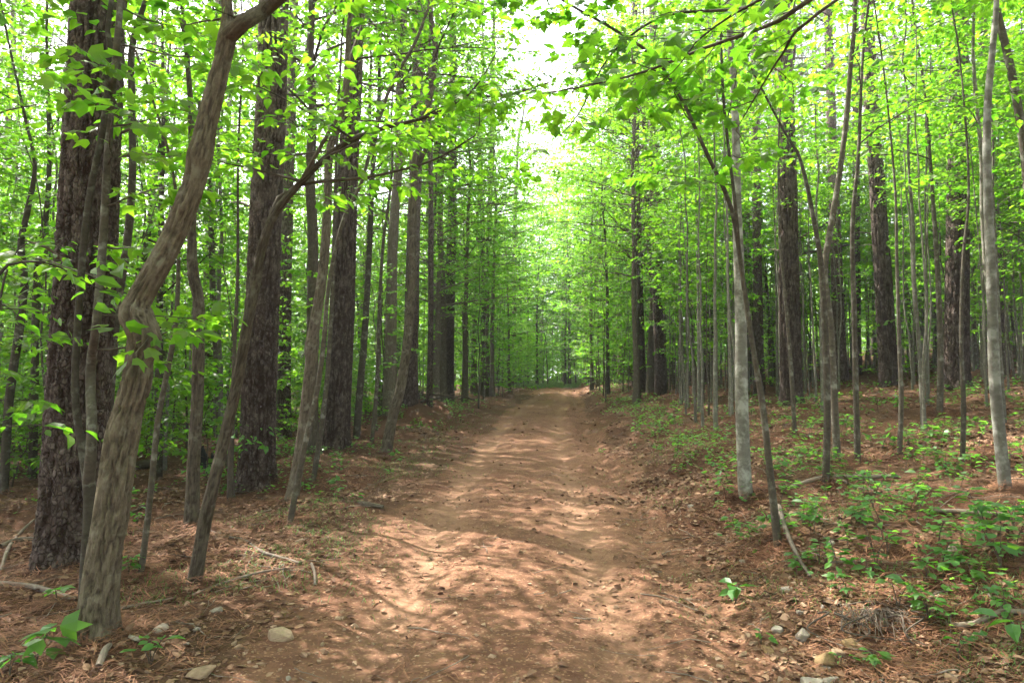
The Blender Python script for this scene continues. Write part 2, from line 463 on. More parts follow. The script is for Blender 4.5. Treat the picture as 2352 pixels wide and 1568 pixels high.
def build_ground():
    def axis(lo, hi, c, fine, grow, core):
        a = [0.0]
        s = fine
        while a[-1] < hi - c:
            if a[-1] > core: s *= grow
            a.append(a[-1] + s)
        b = [0.0]; s = fine
        while b[-1] < c - lo:
            if b[-1] > core: s *= grow
            b.append(b[-1] + s)
        return np.array(sorted([c - x for x in b[1:]] + [c + x for x in a]))
    xs = axis(-700, 700, 0.0, 0.06, 1.05, 3.8)
    ys = axis(-700, 900, 5.5, 0.06, 1.035, 3.2)
    X, Yg = np.meshgrid(xs, ys)
    Xf, Yf = X.ravel(), Yg.ravel()
    Z = ground_z(Xf, Yf)
    V = np.stack([Xf, Yf, Z], 1)
    d = Xf - road_x(Yf)
    wob = 0.35 * fbm(Xf * 1.1, Yf * 1.1, octaves=4, seed=21)
    lw = 1.5 - .4 * sstep(4.5, 10, Yf)
    dirt = sstep(-lw - .3, -lw + .3, d + wob) * (1 - sstep(1.25, 1.75, d + wob * 0.8)) * (1 - sstep(44, 54, Yf))
    dirt = np.maximum(dirt, 0.75 * np.exp(-((d - 1.9) / 0.5) ** 2) * sstep(-.1, .35, fbm(Xf * .8, Yf * .8, octaves=3, seed=31)) * (1 - sstep(40, 50, Yf)))
    track = (np.exp(-((d - 0.62 - .1 * wob) / 0.2) ** 2) + np.exp(-((d + 0.8 - .1 * wob) / 0.22) ** 2)) * np.clip(.75 + fbm(Xf * .9, Yf * .35, octaves=3, seed=61), 0, 1)
    nx, ny = len(xs), len(ys)
    i, j = np.meshgrid(np.arange(ny - 1), np.arange(nx - 1), indexing='ij')
    q = np.stack([i * nx + j, i * nx + j + 1, (i + 1) * nx + j + 1, (i + 1) * nx + j], -1).reshape(-1, 4)
    fd = dirt[q].mean(1) > 0.45
    cy_ = Yf[q].mean(1); cd = d[q].mean(1)
    fd &= (np.abs(cd + 0.2) < 2.2) & (cy_ > -12) & (cy_ < 60)
    for nm, sel, lab in (('dirt_road', fd, None), ('forest_floor', ~fd, None)):
        qq = q[sel]
        used, inv = np.unique(qq, return_inverse=True)
        mb = MB(); mb.add(V[used], quads=inv.reshape(-1, 4), dirt=dirt[used], track=track[used])
        o = mb.build(nm, M['soil']); o['kind'] = 'structure'
    print('ground quads', len(q))
build_ground()

# ------------------------------------------------------------------ leaves
def tmpl(kind):
    if kind == 'ovate':
        V = [(0, 0, 0), (0, .5, -.05), (0, 1, -.16), (-.27, .28, .05), (-.25, .62, .03), (.27, .28, .05), (.25, .62, .03)]
        T = [(0, 1, 3), (3, 1, 4), (1, 2, 4), (0, 5, 1), (5, 6, 1), (1, 6, 2)]
    elif kind == 'maple':      # three large and two small lobes, as on a young maple
        O = [(0, 0), (.24, .02), (.42, .16), (.33, .30), (.52, .62), (.26, .58), (.20, .72), (0, 1.05), (-.20, .72), (-.26, .58), (-.52, .62), (-.33, .30), (-.42, .16), (-.24, .02)]
        V = [(x, y, -.22 * abs(x) - .10 * max(0, y - .5)) for x, y in O] + [(0, .42, .06)]
        n = len(O)
        T = [(i, (i + 1) % n, n) for i in range(n)]
    elif kind == 'lobed':
        V = [(0, 0, 0), (.3, .1, -.05), (.5, .55, -.12), (.18, .6, -.02), (0, 1.05, -.14), (-.18, .6, -.02), (-.5, .55, -.12), (-.3, .1, -.05)]
        T = [(0, 1, 3), (1, 2, 3), (0, 3, 5), (3, 4, 5), (0, 5, 7), (5, 6, 7)]
    else:                       # 'far': a folded kite
        V = [(0, 0, .03), (.33, .45, -.05), (0, 1, .02), (-.33, .45, -.05)]
        T = [(0, 1, 2), (0, 2, 3)]
    return np.array(V, float), np.array(T)

def add_leaves(mb, kind, pos, dirs, nrm, size, tint):
    V, T = tmpl(kind)
    Y = norm(dirs); Z = norm(nrm - Y * np.sum(nrm * Y, -1, keepdims=True)); X = np.cross(Y, Z)
    S = size[:, None, None]
    P = pos[:, None] + S * (V[None, :, :1] * X[:, None] + V[None, :, 1:2] * Y[:, None] + V[None, :, 2:] * Z[:, None])
    n, k = len(pos), len(V)
    F = (T[None] + (np.arange(n) * k)[:, None, None]).reshape(-1, 3)
    mb.add(P.reshape(-1, 3), tris=F, tint=np.repeat(tint, k))

def grow_branches(rng, starts, dirs, lens, r0s, twig_n, leaf_n, leaf_size, up=0.15, twig_len=0.38, seg=6, bend=0.35):
    """branches with side twigs and leaves. returns list of per-branch wood tubes and leaf arrays"""
    n = len(starts)
    P = np.empty((n, seg + 1, 3)); P[:, 0] = starts
    d = norm(dirs.copy())
    step = (lens / seg)[:, None]
    for k in range(seg):
        d = d + rng.normal(0, bend * .35, (n, 3))
        d[:, 2] += (up - d[:, 2]) * 0.35
        d = norm(d)
        P[:, k + 1] = P[:, k] + d * step
    tt = np.linspace(0, 1, seg + 1)[None]
    Rb = r0s[:, None] * (1 - tt * 0.82)
    # twigs
    s = np.linspace(0.22, 1.0, twig_n)[None] + rng.uniform(-.04, .04, (n, twig_n))
    s = np.clip(s, 0.12, 1.0)
    fi = s * seg; i0 = np.minimum(fi.astype(int), seg - 1); f = (fi - i0)[..., None]
    b = np.arange(n)[:, None]
    tp = P[b, i0] * (1 - f) + P[b, i0 + 1] * f
    td = norm(P[b, i0 + 1] - P[b, i0])
    side = np.where(np.arange(twig_n) % 2 == 0, 1.0, -1.0)[None] * np.ones((n, 1))
    ang = side * rng.uniform(R(35), R(70), (n, twig_n))
    ang[:, -1] = rng.normal(0, .15, n)
    ca, sa = np.cos(ang), np.sin(ang)
    tdir = np.stack([td[..., 0] * ca - td[..., 1] * sa, td[..., 0] * sa + td[..., 1] * ca, td[..., 2] * .5 + rng.normal(0.03, .16, (n, twig_n))], -1)
    tdir = norm(tdir)
    tl = lens[:, None] * twig_len * (1.15 - 0.75 * s) * rng.uniform(.7, 1.3, (n, twig_n)) + 0.12
    ks = 3
    TP = np.empty((n, twig_n, ks + 1, 3)); TP[:, :, 0] = tp
    dd = tdir
    for k in range(ks):
        dd = norm(dd + rng.normal(0, .16, dd.shape) + np.array([0, 0, -0.05]))
        TP[:, :, k + 1] = TP[:, :, k] + dd * (tl / ks)[..., None]
    tr = np.maximum(r0s[:, None] * (1 - s * .8) * .38, 0.0022)[..., None] * np.linspace(1, .35, ks + 1)
    # leaves along twigs
    ls = np.linspace(.18, 1.0, leaf_n)[None, None] + rng.uniform(-.05, .05, (n, twig_n, leaf_n))
    ls = np.clip(ls, 0.05, 1)
    fi = ls * ks; i0 = np.minimum(fi.astype(int), ks - 1); f = (fi - i0)[..., None]
    b1 = np.arange(n)[:, None, None]; b2 = np.arange(twig_n)[None, :, None]
    lp = TP[b1, b2, i0] * (1 - f) + TP[b1, b2, i0 + 1] * f
    ld = norm(TP[b1, b2, i0 + 1] - TP[b1, b2, i0])
    sd = np.where(np.arange(leaf_n) % 2 == 0, 1.0, -1.0)[None, None] * np.ones((n, twig_n, 1))
    an = sd * rng.uniform(R(30), R(85), ld.shape[:3])
    ca, sa = np.cos(an), np.sin(an)
    ldir = np.stack([ld[..., 0] * ca - ld[..., 1] * sa, ld[..., 0] * sa + ld[..., 1] * ca, ld[..., 2] * .4 - rng.uniform(0.0, .55, ld.shape[:3])], -1)
    nrm = rng.normal(0, .48, ldir.shape) + np.array([0, 0, 1.0])
    N = lp.shape[0] * lp.shape[1] * lp.shape[2]
    lp = lp + norm(ldir) * leaf_size * 0.35
    size = leaf_size * rng.uniform(.42, 1.3, N)
    return P, Rb, TP, tr, lp.reshape(-1, 3), ldir.reshape(-1, 3), nrm.reshape(-1, 3), size

def path_at(pl, s):
    """points, tangents at fractions s of a polyline's length"""
    L = np.concatenate([[0], np.cumsum(np.linalg.norm(np.diff(pl, axis=0), axis=1))])
    t = np.asarray(s) * L[-1]
    P = np.stack([np.interp(t, L, pl[:, k]) for k in range(3)], -1)
    i = np.clip(np.searchsorted(L, t) - 1, 0, len(pl) - 2)
    return P, norm(pl[i + 1] - pl[i])

def wood_of(mb, P, Rb, TP, tr, b=None, nb=5, nt=3):
    sl = slice(None) if b is None else slice(b, b + 1)
    V, q, bk = tubes(P[sl], Rb[sl], nb); mb.add(V, quads=q, bark=bk)
    T2 = TP[sl].reshape(-1, *TP.shape[2:]); r2 = tr[sl].reshape(-1, tr.shape[-1])
    V, q, bk = tubes(T2, r2, nt); mb.add(V, quads=q, bark=bk)

def library_tree(seed, H, r0, nb, Rmax, base, twig_n, leaf_n, leaf, kind, wob=0.25, el=(5, 45), bark='bark_grey', nseg=9, leafmat='leaf'):
    """trunk mesh (with its branches) and crown mesh for a tree of the forest behind"""
    rng = np.random.default_rng(seed)
    k = 14
    t = np.linspace(0, 1, k)
    pl = np.stack([np.cumsum(rng.normal(0, wob / k ** .5, k)) * t, np.cumsum(rng.normal(0, wob / k ** .5, k)) * t, t * H], 1)
    rad = r0 * (1 - .85 * t) + r0 * .35 * np.exp(-t * H / .25)
    mb = MB()
    p2, r2 = resample(pl, rad, H / 40)
    add_tube(mb, p2, r2, nseg)
    s = np.linspace(base, .985, nb) + rng.uniform(-.015, .015, nb)
    st, tg = path_at(pl, np.clip(s, 0, 1))
    az = np.arange(nb) * 2.4 + rng.uniform(-.5, .5, nb)
    e = R(1) * rng.uniform(el[0], el[1], nb)
    dr = np.stack([np.cos(az) * np.cos(e), np.sin(az) * np.cos(e), np.sin(e)], 1)
    prof = np.sin(np.clip((1 - s) / (1 - base), 0.08, 1) ** .6 * np.pi * .62 + .1)
    ln = Rmax * prof * rng.uniform(.6, 1.15, nb) + .25
    rr = np.interp(s, t, rad) * .42
    P, Rb, TP, tr, lp, ld, nr, sz = grow_branches(rng, st, dr, ln, rr, twig_n, leaf_n, leaf)
    wood_of(mb, P, Rb, TP, tr, None, 4, 3)
    lm = MB(); add_leaves(lm, kind, lp, ld, nr, sz, rng.random(len(lp)))
    return mb.mesh('trunk', M[bark]), lm.mesh('crown', M[leafmat], smooth=False), len(lp)

def pine_trunk_pl(rng, H, lean=(0, 0), k=18):
    t = np.linspace(0, 1, k)
    w = np.stack([np.cumsum(rng.normal(0, .05, k)), np.cumsum(rng.normal(0, .05, k))], 1) * t[:, None]
    return np.stack([w[:, 0] + lean[0] * t * H, w[:, 1] + lean[1] * t * H, t * H], 1), t

def pine_crown(rng, pl, rad, t, nb=46, base=.42, needle=.17, tuft_n=5, per=26):
    """limbs (some bare) in a wood mesh, needle tufts in another"""
    wood, ndl = MB(), MB()
    s = np.sort(rng.uniform(base, .99, nb))
    st, tg = path_at(pl, s)
    az = np.arange(nb) * 2.4 + rng.uniform(-.6, .6, nb)
    e = R(1) * (rng.uniform(-8, 22, nb) + 25 * (s - base))
    dr = np.stack([np.cos(az) * np.cos(e), np.sin(az) * np.cos(e), np.sin(e)], 1)
    ln = (1.2 + 2.6 * np.sin(np.clip((1 - s) / (1 - base), .1, 1) * np.pi * .7)) * rng.uniform(.6, 1.1, nb)
    P, Rb, TP, tr, lp, ld, nr, sz = grow_branches(rng, st, dr, ln, np.interp(s, t, rad) * .16 + .008, 7, tuft_n, .05, up=.1, twig_len=.42)
    wood_of(wood, P, Rb, TP, tr, None, 4, 3)
    live = np.repeat(s > base + .16 * (1 - base) + rng.uniform(-.08, .08, nb), 7 * tuft_n)
    lp, ld = lp[live], norm(ld[live])
    n = len(lp)
    d = norm(rng.normal(0, 1, (n, per, 3)) + ld[:, None] * .9 + np.array([0, 0, .25]))
    L = needle * rng.uniform(.7, 1.2, (n, per, 1))
    w = norm(np.cross(d, rng.normal(0, 1, (n, per, 3)))) * .0035
    o = lp[:, None]
    V = np.stack([o - w, o + w, o + d * L], 2).reshape(-1, 3)
    ndl.add(V, tris=np.arange(len(V)).reshape(-1, 3), tint=np.repeat(rng.random(n), per * 3))
    return wood, ndl

def plated_trunk(mb, pl, rad, zfine, nth, dz, seed, cell=(0.060, 0.19), depth=0.02, flare=0.0):
    """trunk with plated pine bark: raised plates between furrows, as real relief up to the height zfine"""
    H = pl[-1, 2] - pl[0, 2]
    z0 = pl[0, 2]
    zz = [0.0]
    while zz[-1] < H:
        zz.append(zz[-1] + (dz if zz[-1] < zfine else dz * (1 + (zz[-1] - zfine) * 4)))
    zz = np.minimum(np.array(zz), H)
    C = np.stack([np.interp(zz + z0, pl[:, 2], pl[:, k]) for k in range(3)], 1)
    r = np.interp(zz + z0, pl[:, 2], rad)
    r = r * (1 + flare * np.exp(-zz / .28))
    th = np.linspace(0, 2 * np.pi, nth, endpoint=False)
    TH, ZZ = np.meshgrid(th, zz)
    rm = float(rad[0])
    cx, sx_ = np.cos(TH) * rm, np.sin(TH) * rm
    w1 = fbm(cx * 10, sx_ * 10, ZZ * 8, 3, seed); w2 = fbm(cx * 10, sx_ * 10, ZZ * 8 + 9, 3, seed + 5)
    n1 = np.abs(vnoise(cx * 26 + .5 * w1, sx_ * 26 + .5 * w1, ZZ * 3.2 + .5 * w2, seed + 1) + .25 * w2)     # long upright furrows
    n3 = np.abs(vnoise(cx * 17 + .5 * w2, sx_ * 17 + .5 * w2, ZZ * 11 + .8 * w1, seed + 3))                  # breaks across
    deep = sstep(.02, .24, n1) * (.45 + .55 * sstep(.01, .12, n3))
    n2 = int(2 * np.pi * rm / .034)
    g1, g2, gid = cells(TH / (2 * np.pi) * n2 + 1.0 * w2, ZZ / .062 + 1.1 * w1, n2, seed + 9)
    flake = sstep(-.02, 0.18, g2 - g1)
    rough = fbm(cx * 45, sx_ * 45, ZZ * 35, 3, seed + 2)
    pl_h = deep * (.35 + .65 * flake * gid)
    disp = depth * (1.1 * deep + .45 * deep * flake * gid - 1.15) + .007 * rough
    lob = 1 + flare * .35 * np.exp(-ZZ / .2) * np.sin(TH * 5 + seed)
    RR = r[:, None] * lob + disp
    V = np.stack([C[:, 0:1] + RR * np.cos(TH), C[:, 1:2] + RR * np.sin(TH), C[:, 2:3] + 0 * TH], -1)
    bk = np.stack([rm * np.cos(TH), rm * np.sin(TH), ZZ], -1)
    k = len(zz)
    j, m = np.meshgrid(np.arange(k - 1), np.arange(nth), indexing='ij')
    b = j * nth
    q = np.stack([b + m, b + (m + 1) % nth, b + nth + (m + 1) % nth, b + nth + m], -1).reshape(-1, 4)
    mb.add(V.reshape(-1, 3), quads=q, bark=bk.reshape(-1, 3), plate=np.clip(pl_h * 1.15, 0, 1).ravel())

def plated_mat():
    m, nt, out = new_mat('plated_pine_bark')
    v = attr(nt, 'bark', True); pl = attr(nt, 'plate')
    n2 = noise_n(nt, v, 7.0, 5, 0.6); n3 = noise_n(nt, v, 70.0, 4, 0.65); n4 = noise_n(nt, scaled(nt, v, (60, 60, 160)), 1.0, 3, .6)
    wrp = nt.nodes.new('ShaderNodeTexNoise'); wrp.inputs['Scale'].default_value = 14.0; nt.links.new(v, wrp.inputs['Vector'])
    av = nt.nodes.new('ShaderNodeVectorMath'); av.operation = 'ADD'
    sv = nt.nodes.new('ShaderNodeVectorMath'); sv.operation = 'SCALE'; sv.inputs[3].default_value = .06
    nt.links.new(wrp.outputs['Color'], sv.inputs[0]); nt.links.new(v, av.inputs[0]); nt.links.new(sv.outputs[0], av.inputs[1])
    fl = scaled(nt, av.outputs[0], (34, 34, 17))
    vc = nt.nodes.new('ShaderNodeTexVoronoi'); nt.links.new(fl, vc.inputs['Vector']); vc.inputs['Scale'].default_value = 1.0
    ve = nt.nodes.new('ShaderNodeTexVoronoi'); ve.feature = 'DISTANCE_TO_EDGE'; nt.links.new(fl, ve.inputs['Vector']); ve.inputs['Scale'].default_value = 1.0
    rc = nt.nodes.new('ShaderNodeSeparateColor'); nt.links.new(vc.outputs['Color'], rc.inputs[0])
    fe = math_n(nt, 'MULTIPLY', ve.outputs['Distance'], 7.0, True)
    fh = math_n(nt, 'MULTIPLY', fe, math_n(nt, 'ADD', math_n(nt, 'MULTIPLY', rc.outputs[0], .8), .3))
    c = mixc(nt, pl, (0.030, 0.018, 0.013), mixc(nt, fh, (0.036, 0.023, 0.017), (0.125, 0.096, 0.080)))
    c = mixc(nt, math_n(nt, 'MULTIPLY', pl, ramp(nt, n2, [(0.5, (0, 0, 0)), (0.7, (1, 1, 1))])), c, (0.150, 0.118, 0.100))
    c = mixc(nt, ramp(nt, n3, [(0.45, (0, 0, 0)), (0.75, (.6, .6, .6))]), c, (0.050, 0.033, 0.026))
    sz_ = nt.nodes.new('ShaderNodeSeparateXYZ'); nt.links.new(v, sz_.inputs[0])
    c = mixc(nt, math_n(nt, 'MULTIPLY', math_n(nt, 'MULTIPLY', math_n(nt, 'SUBTRACT', sz_.outputs[2], 2.5), 1 / 7, True), pl), c, (.24, .185, .155))  # plates paler upward: real upper bark plus painted sunlight
    p = nd(nt, 'ShaderNodeBsdfPrincipled'); p.inputs['Roughness'].default_value = .92; p.inputs['Specular IOR Level'].default_value = .15
    nt.links.new(c, p.inputs['Base Color'])
    b = nt.nodes.new('ShaderNodeBump'); b.inputs['Strength'].default_value = 1.0; b.inputs['Distance'].default_value = .014
    nt.links.new(math_n(nt, 'ADD', math_n(nt, 'MULTIPLY', n3, .5), math_n(nt, 'MULTIPLY', fh, 1.3)), b.inputs['Height']); nt.links.new(b.outputs[0], p.inputs['Normal'])
    nt.links.new(p.outputs[0], out.inputs[0])
    return m
M['plated'] = plated_mat()

HERO_XY = []; PINE_XY = []
def hero_pine(base, tops, w0, w1, label, H=23.0, fine=True, cat='pine', nb=46, seed=1, group='pines', crown=True, Y=None, stub=True):
    """base and a point high on the trunk in the photograph; the pine goes on well above the frame"""
    b = on_ground(*base) if Y is None else None
    if b is None:
        b = at(base[0], base[1], Y); b[2] = gz(b[0], b[1])
    Y = b[1]
    top = at(tops[0], tops[1], Y)
    rng = np.random.default_rng(seed)
    sl = (top[:2] - b[:2]) / (top[2] - b[2])
    pl, t = pine_trunk_pl(rng, H, (sl[0], 0.0))
    rb, rt = w0 / 2 / FPX * Y, w1 / 2 / FPX * Y
    zt = top[2] - b[2]
    k = (rb - rt) / max(zt, 1)
    rad = np.maximum(rb - k * pl[:, 2], rb * (1 - pl[:, 2] / H) + .02)
    rad = np.minimum(rad, rb)
    e = empty('pine_tree', b - np.array([0, 0, .06]), label, cat, group)
    tm = MB()
    if fine:
        plated_trunk(tm, pl, rad, zt + .5, int(np.clip(2 * np.pi * rb / .014, 60, 100)), max(.022, .0032 * Y), seed, depth=.022, flare=.34)
        mat = M['plated']
    else:
        p2, r2 = resample(pl, rad * (1 + .25 * np.exp(-pl[:, 2] / .3)), .3)
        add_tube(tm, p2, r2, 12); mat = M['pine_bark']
    tr = tm.build('trunk', mat, e)
    wood, ndl = pine_crown(rng, pl, rad, t, nb, .40)
    wood.build('limbwork', M['twig'], e, kind='stuff')
    ndl.build('crown', M['needle'], e, smooth=False)
    if stub:
        for i in range(3):
            zz = rng.uniform(2.2, zt)
            st, _ = path_at(pl, [zz / H]); a = rng.uniform(0, 6.28); L = rng.uniform(.25, .8)
            d = np.array([math.cos(a), math.sin(a), .25])
            r = np.interp(zz, pl[:, 2], rad)
            P = st[0] + d * np.array([[r * .6], [r + L * .5], [r + L]]) + np.array([[0, 0, 0], [0, 0, .02], [0, 0, -.03]])
            sm = MB(); add_tube(sm, P, [.018, .013, .006], 5); sm.build('dead_branch', M['deadwood'], e)
    HERO_XY.append((b[0], b[1])); PINE_XY.append((b[0], b[1], rb))
    return e

def hero_tree(name, pts, label, cat='tree', group=None, bark='bark', extend=4.0, crown=(.45, 12, 1.6), leaf=.105, kind='ovate', limbs=(), seed=1,
              nseg=12, relief=0.0, Y=None, leafy_limbs=True, twig_n=7, leaf_n=8, knots=(), dy=0.0, el=(0, 40), leaf_parts=0, name2=None):
    """pts: (u, v, width) up the trunk; limbs: lists of (u, v, width) that start on the trunk"""
    rng = np.random.default_rng(seed)
    b = on_ground(pts[0][0], pts[0][1])
    if Y is not None:
        b = at(pts[0][0], pts[0][1], Y); b[2] = gz(b[0], b[1])
    Yb = b[1]
    pl, rad = [], []
    n = len(pts)
    for i, (u, v, w) in enumerate(pts):
        yy = Yb + dy * i / max(1, n - 1)
        pl.append(at(u, v, yy)); rad.append(w * .45 / FPX * yy)
    pl, rad = np.array(pl), np.array(rad)
    b = pl[0].copy(); b[2] = gz(b[0], b[1])
    pl[0, 2] = b[2] - .06
    if extend >= 1.0: extend *= 1.5; crown = (crown[0], int(crown[1] * 1.5), crown[2] * 1.2)
    if extend > 0:
        d = norm((pl[-1] - pl[-2])[None])[0]
        for i in range(4):
            d = norm((d + np.array([rng.normal(0, .12), rng.normal(0, .12), .25]))[None])[0]
            pl = np.vstack([pl, pl[-1] + d * extend / 4]); rad = np.append(rad, rad[-1] * .72)
    p2, r2 = resample(pl, rad, .03 if relief else .12)
    HERO_XY.append((b[0], b[1]))
    e = empty(name, b, label, cat, group)
    mb = MB()
    V, q, bk = tubes(p2[None], r2[None], nseg)
    if relief:
        ns = nseg
        th = np.tile(np.linspace(0, 2 * np.pi, ns, endpoint=False), len(p2)); zz = bk[:, 2] - bk[0, 2]
        c = np.repeat(p2, ns, 0)
        o = norm(V - c)
        rr = np.repeat(r2, ns)
        nn = np.abs(vnoise(np.cos(th) * rr * 60, np.sin(th) * rr * 60, zz * 11, seed) + .3 * fbm(np.cos(th) * rr * 80, np.sin(th) * rr * 80, zz * 22, 2, seed + 4))
        rid = (1.6 * sstep(0, .30, nn) - 1.5) * np.clip(rr / .07, .3, 1.2)
        fur = (1 - sstep(.02, .20, nn)) * .9
        lump = fbm(np.cos(th) * 1.3, np.sin(th) * 1.3, zz * 2.2, 2, seed + 3)
        flare = np.exp(-zz / .11) * (.34 + .30 * np.sin(th * 4 + seed))
        V = c + o * (rr * (1 + .07 * lump + flare) + relief * rid)[:, None]
        for (ku, kv, kw, kh) in knots:
            kp = at(ku, kv, Yb - .1)
            dd = np.linalg.norm(V - kp, axis=1)
            V = V + o * (kh * np.exp(-(dd / kw) ** 2))[:, None]
    mb.add(V, quads=q, bark=bk, furrow=(fur if relief else np.zeros(len(V))))
    tr = mb.build('trunk', M[bark], e, offset=b)
    leaves = MB(); parts = 0
    if Yb > 9: kind = 'far'
    L = lambda: None
    def leafset(lp, ld, nr, sz):
        add_leaves(leaves, kind, lp, ld, nr, sz, rng.random(len(lp)))
    for lb in limbs:
        yy0 = Yb; lp_, lr_ = [], []
        for i, (u, v, w) in enumerate(lb):
            yy = yy0 + (rng.uniform(-.12, .12) if i else 0) + dy * .5
            lp_.append(at(u, v, yy)); lr_.append(w / 2 / FPX * yy)
        lp_ = np.array(lp_)
        p3, r3 = resample(lp_, np.array(lr_), .12)
        lm = MB(); add_tube(lm, p3, r3, 8)
        nbr = max(4, int(np.linalg.norm(p3[-1] - p3[0]) / .28))
        s = np.linspace(.25, 1, nbr)
        st, tg = path_at(p3, s)
        az = np.arctan2(tg[:, 1], tg[:, 0]) + np.where(np.arange(nbr) % 2 == 0, 1, -1) * rng.uniform(.5, 1.3, nbr)
        dr = np.stack([np.cos(az), np.sin(az), rng.uniform(-.1, .5, nbr)], 1)
        P, Rb, TP, trr, lp, ld, nr, sz = grow_branches(rng, st, dr, rng.uniform(.35, .95, nbr), np.full(nbr, max(r3[-1] * .6, .004)), 5, leaf_n, leaf)
        wood_of(lm, P, Rb, TP, trr, None, 4, 3)
        leafset(lp, ld, nr, sz)
        lm.build('branch', M[bark if bark != 'bark' else 'bark'], e, offset=b)
    c0, nb, Rm = crown
    if nb:
        s = np.linspace(c0, .98, nb)
        st, tg = path_at(p2, s)
        az = np.arange(nb) * 2.4 + rng.uniform(-.6, .6, nb) + seed
        ev = R(1) * rng.uniform(el[0], el[1], nb)
        dr = np.stack([np.cos(az) * np.cos(ev), np.sin(az) * np.cos(ev), np.sin(ev)], 1)
        rr = np.interp(s, np.linspace(0, 1, len(r2)), r2)
        ln = Rm * rng.uniform(.5, 1.1, nb)
        P, Rb, TP, trr, lp, ld, nr, sz = grow_branches(rng, st, dr, ln, np.minimum(rr * .45, .02 + 0 * rr), twig_n, leaf_n, leaf)
        for i in range(nb):
            bm_ = MB(); wood_of(bm_, P, Rb, TP, trr, i, 6, 3)
            bm_.build('branch', M['twig'], e, offset=b)
        leafset(lp, ld, nr, sz)
    if leaves.n:
        leaves.build('crown', M['leaf'], e, smooth=False, offset=b)
    return e

# ------------------------------------------------------------------ the trees one can single out
# pines left of the road
hero_pine((160, 1295), (224, 0), 128, 112, 'broad dark pine trunk behind the crooked tree, the thickest trunk of all', seed=11, nb=40)
hero_pine((588, 1112), (622, 0), 76, 66, 'thick dark pine left of the road with slim trees leaning before its foot', seed=12, nb=40)
hero_pine((652, 998), (660, 0), 30, 20, 'narrow dark pine close behind the right side of the second thick pine', seed=13, fine=False, H=20)
hero_pine((772, 1030), (828, 0), 54, 32, 'plated pine behind the slim tree with the black knot, tilting to the road', seed=14, nb=40)
hero_pine((940, 928), (968, 0), 34, 26, 'pine rising from behind the brush heap and a slim leaning tree', seed=15, fine=False)
hero_pine((1030, 925), (1040, 0), 24, 17, 'lean pine with pale flaking patches just beyond the brush heap', seed=16, fine=False)
hero_pine((986, 930), (1000, 0), 13, 10, 'thin straight pine between the brush heap pine and the flaking pine', seed=17, fine=False, H=18)
# pines right of the road
hero_pine((1818, 930), (1800, 40), 46, 31, 'dark pine with a broken branch stub halfway up, right of the pale smooth tree', seed=21, nb=40)
hero_pine((1744, 905), (1736, 0), 22, 18, 'narrow pine close left of the pine with the broken stub', seed=22, fine=False)
hero_pine((2043, 885), (1990, 0), 38, 26, 'dark pine leaning left as it rises from the needle covered slope', seed=23, nb=40)
hero_pine((2196, 890), (2202, 0), 50, 34, 'stout pinkish pine with large bark plates on the right slope', seed=24, nb=40)
hero_pine((1517, 905), (1490, 0), 24, 15, 'pale barked pine nearest the right edge of the road', seed=25, fine=False)
hero_pine((1474, 900), (1452, 0), 22, 14, 'dark footed pine beside the pale barked pine at the road edge', seed=26, fine=False)
hero_pine((1968, 862), (1958, 0), 18, 14, 'thin pine behind the left-leaning pine on the slope', seed=27, fine=False)

# the crooked tree at the left
hero_tree('crooked_tree', [(218, 1462, 88), (236, 1310, 83), (260, 1150, 82), (280, 1010, 80), (300, 930, 68), (314, 880, 70), (320, 825, 64), (332, 775, 76), (315, 722, 72),
                           (322, 685, 58), (347, 640, 60), (385, 570, 58), (420, 490, 58), (448, 410, 54), (462, 350, 58), (472, 300, 52), (490, 225, 48), (510, 140, 45), (522, 82, 46), (522, 20, 26), (514, -60, 22), (500, -160, 16)],
          'crooked grey-brown tree with a bulging elbow, nearest the camera', bark='bark_crooked', extend=5.2, crown=(.58, 18, 2.2), leaf=.10, kind='lobed', seed=5, nseg=52, relief=.011,
          limbs=[[(522, 85, 40), (560, 52, 36), (605, 25, 34), (650, -15, 31), (700, -70, 26), (760, -150, 18)]],
          knots=[(368, 775, .10, .028), (283, 725, .12, .022), (340, 880, .05, .02), (290, 868, .05, .015), (435, 348, .07, .025), (480, 352, .06, .014), (408, 470, .05, .02), (350, 600, .05, .015)], el=(10, 50))
hero_tree('twin_stem_tree', [(190, 1440, 28), (200, 1280, 30), (208, 1150, 32), (196, 1060, 26), (180, 980, 18), (172, 880, 17), (180, 720, 17), (196, 520, 17), (214, 405, 16), (234, 310, 16), (244, 240, 15), (252, 100, 14), (256, 0, 12)],
          'slim smooth twin-stemmed tree forking low in front of the broadest pine', bark='bark_grey', crown=(.7, 7, 1.1), seed=6, nseg=16,
          limbs=[[(203, 1110, 26), (211, 1000, 22), (208, 850, 21), (222, 740, 19), (236, 560, 18), (245, 400, 17), (255, 240, 16), (268, 110, 15), (277, 0, 13), (285, -120, 10)]], kind='lobed')
hero_tree('slim_tree', [(238, 1090, 22), (252, 900, 23), (270, 690, 23), (292, 560, 20), (304, 400, 18), (303, 250, 17), (302, 120, 16), (318, 50, 14), (335, 0, 12)],
          'slim grey tree between the twin stems and the crooked tree', bark='bark_grey', crown=(.45, 9, 1.3), seed=7, nseg=14, kind='lobed', Y=6.6)
hero_tree('slim_tree', [(322, 1322, 15), (345, 1140, 15), (362, 970, 14), (384, 855, 14), (404, 740, 12), (410, 600, 10), (405, 480, 8), (395, 380, 7)],
          'pole-thin dark sapling just right of the crooked tree foot', bark='bark_grey', extend=1.5, crown=(.6, 8, .9), seed=8, nseg=10)
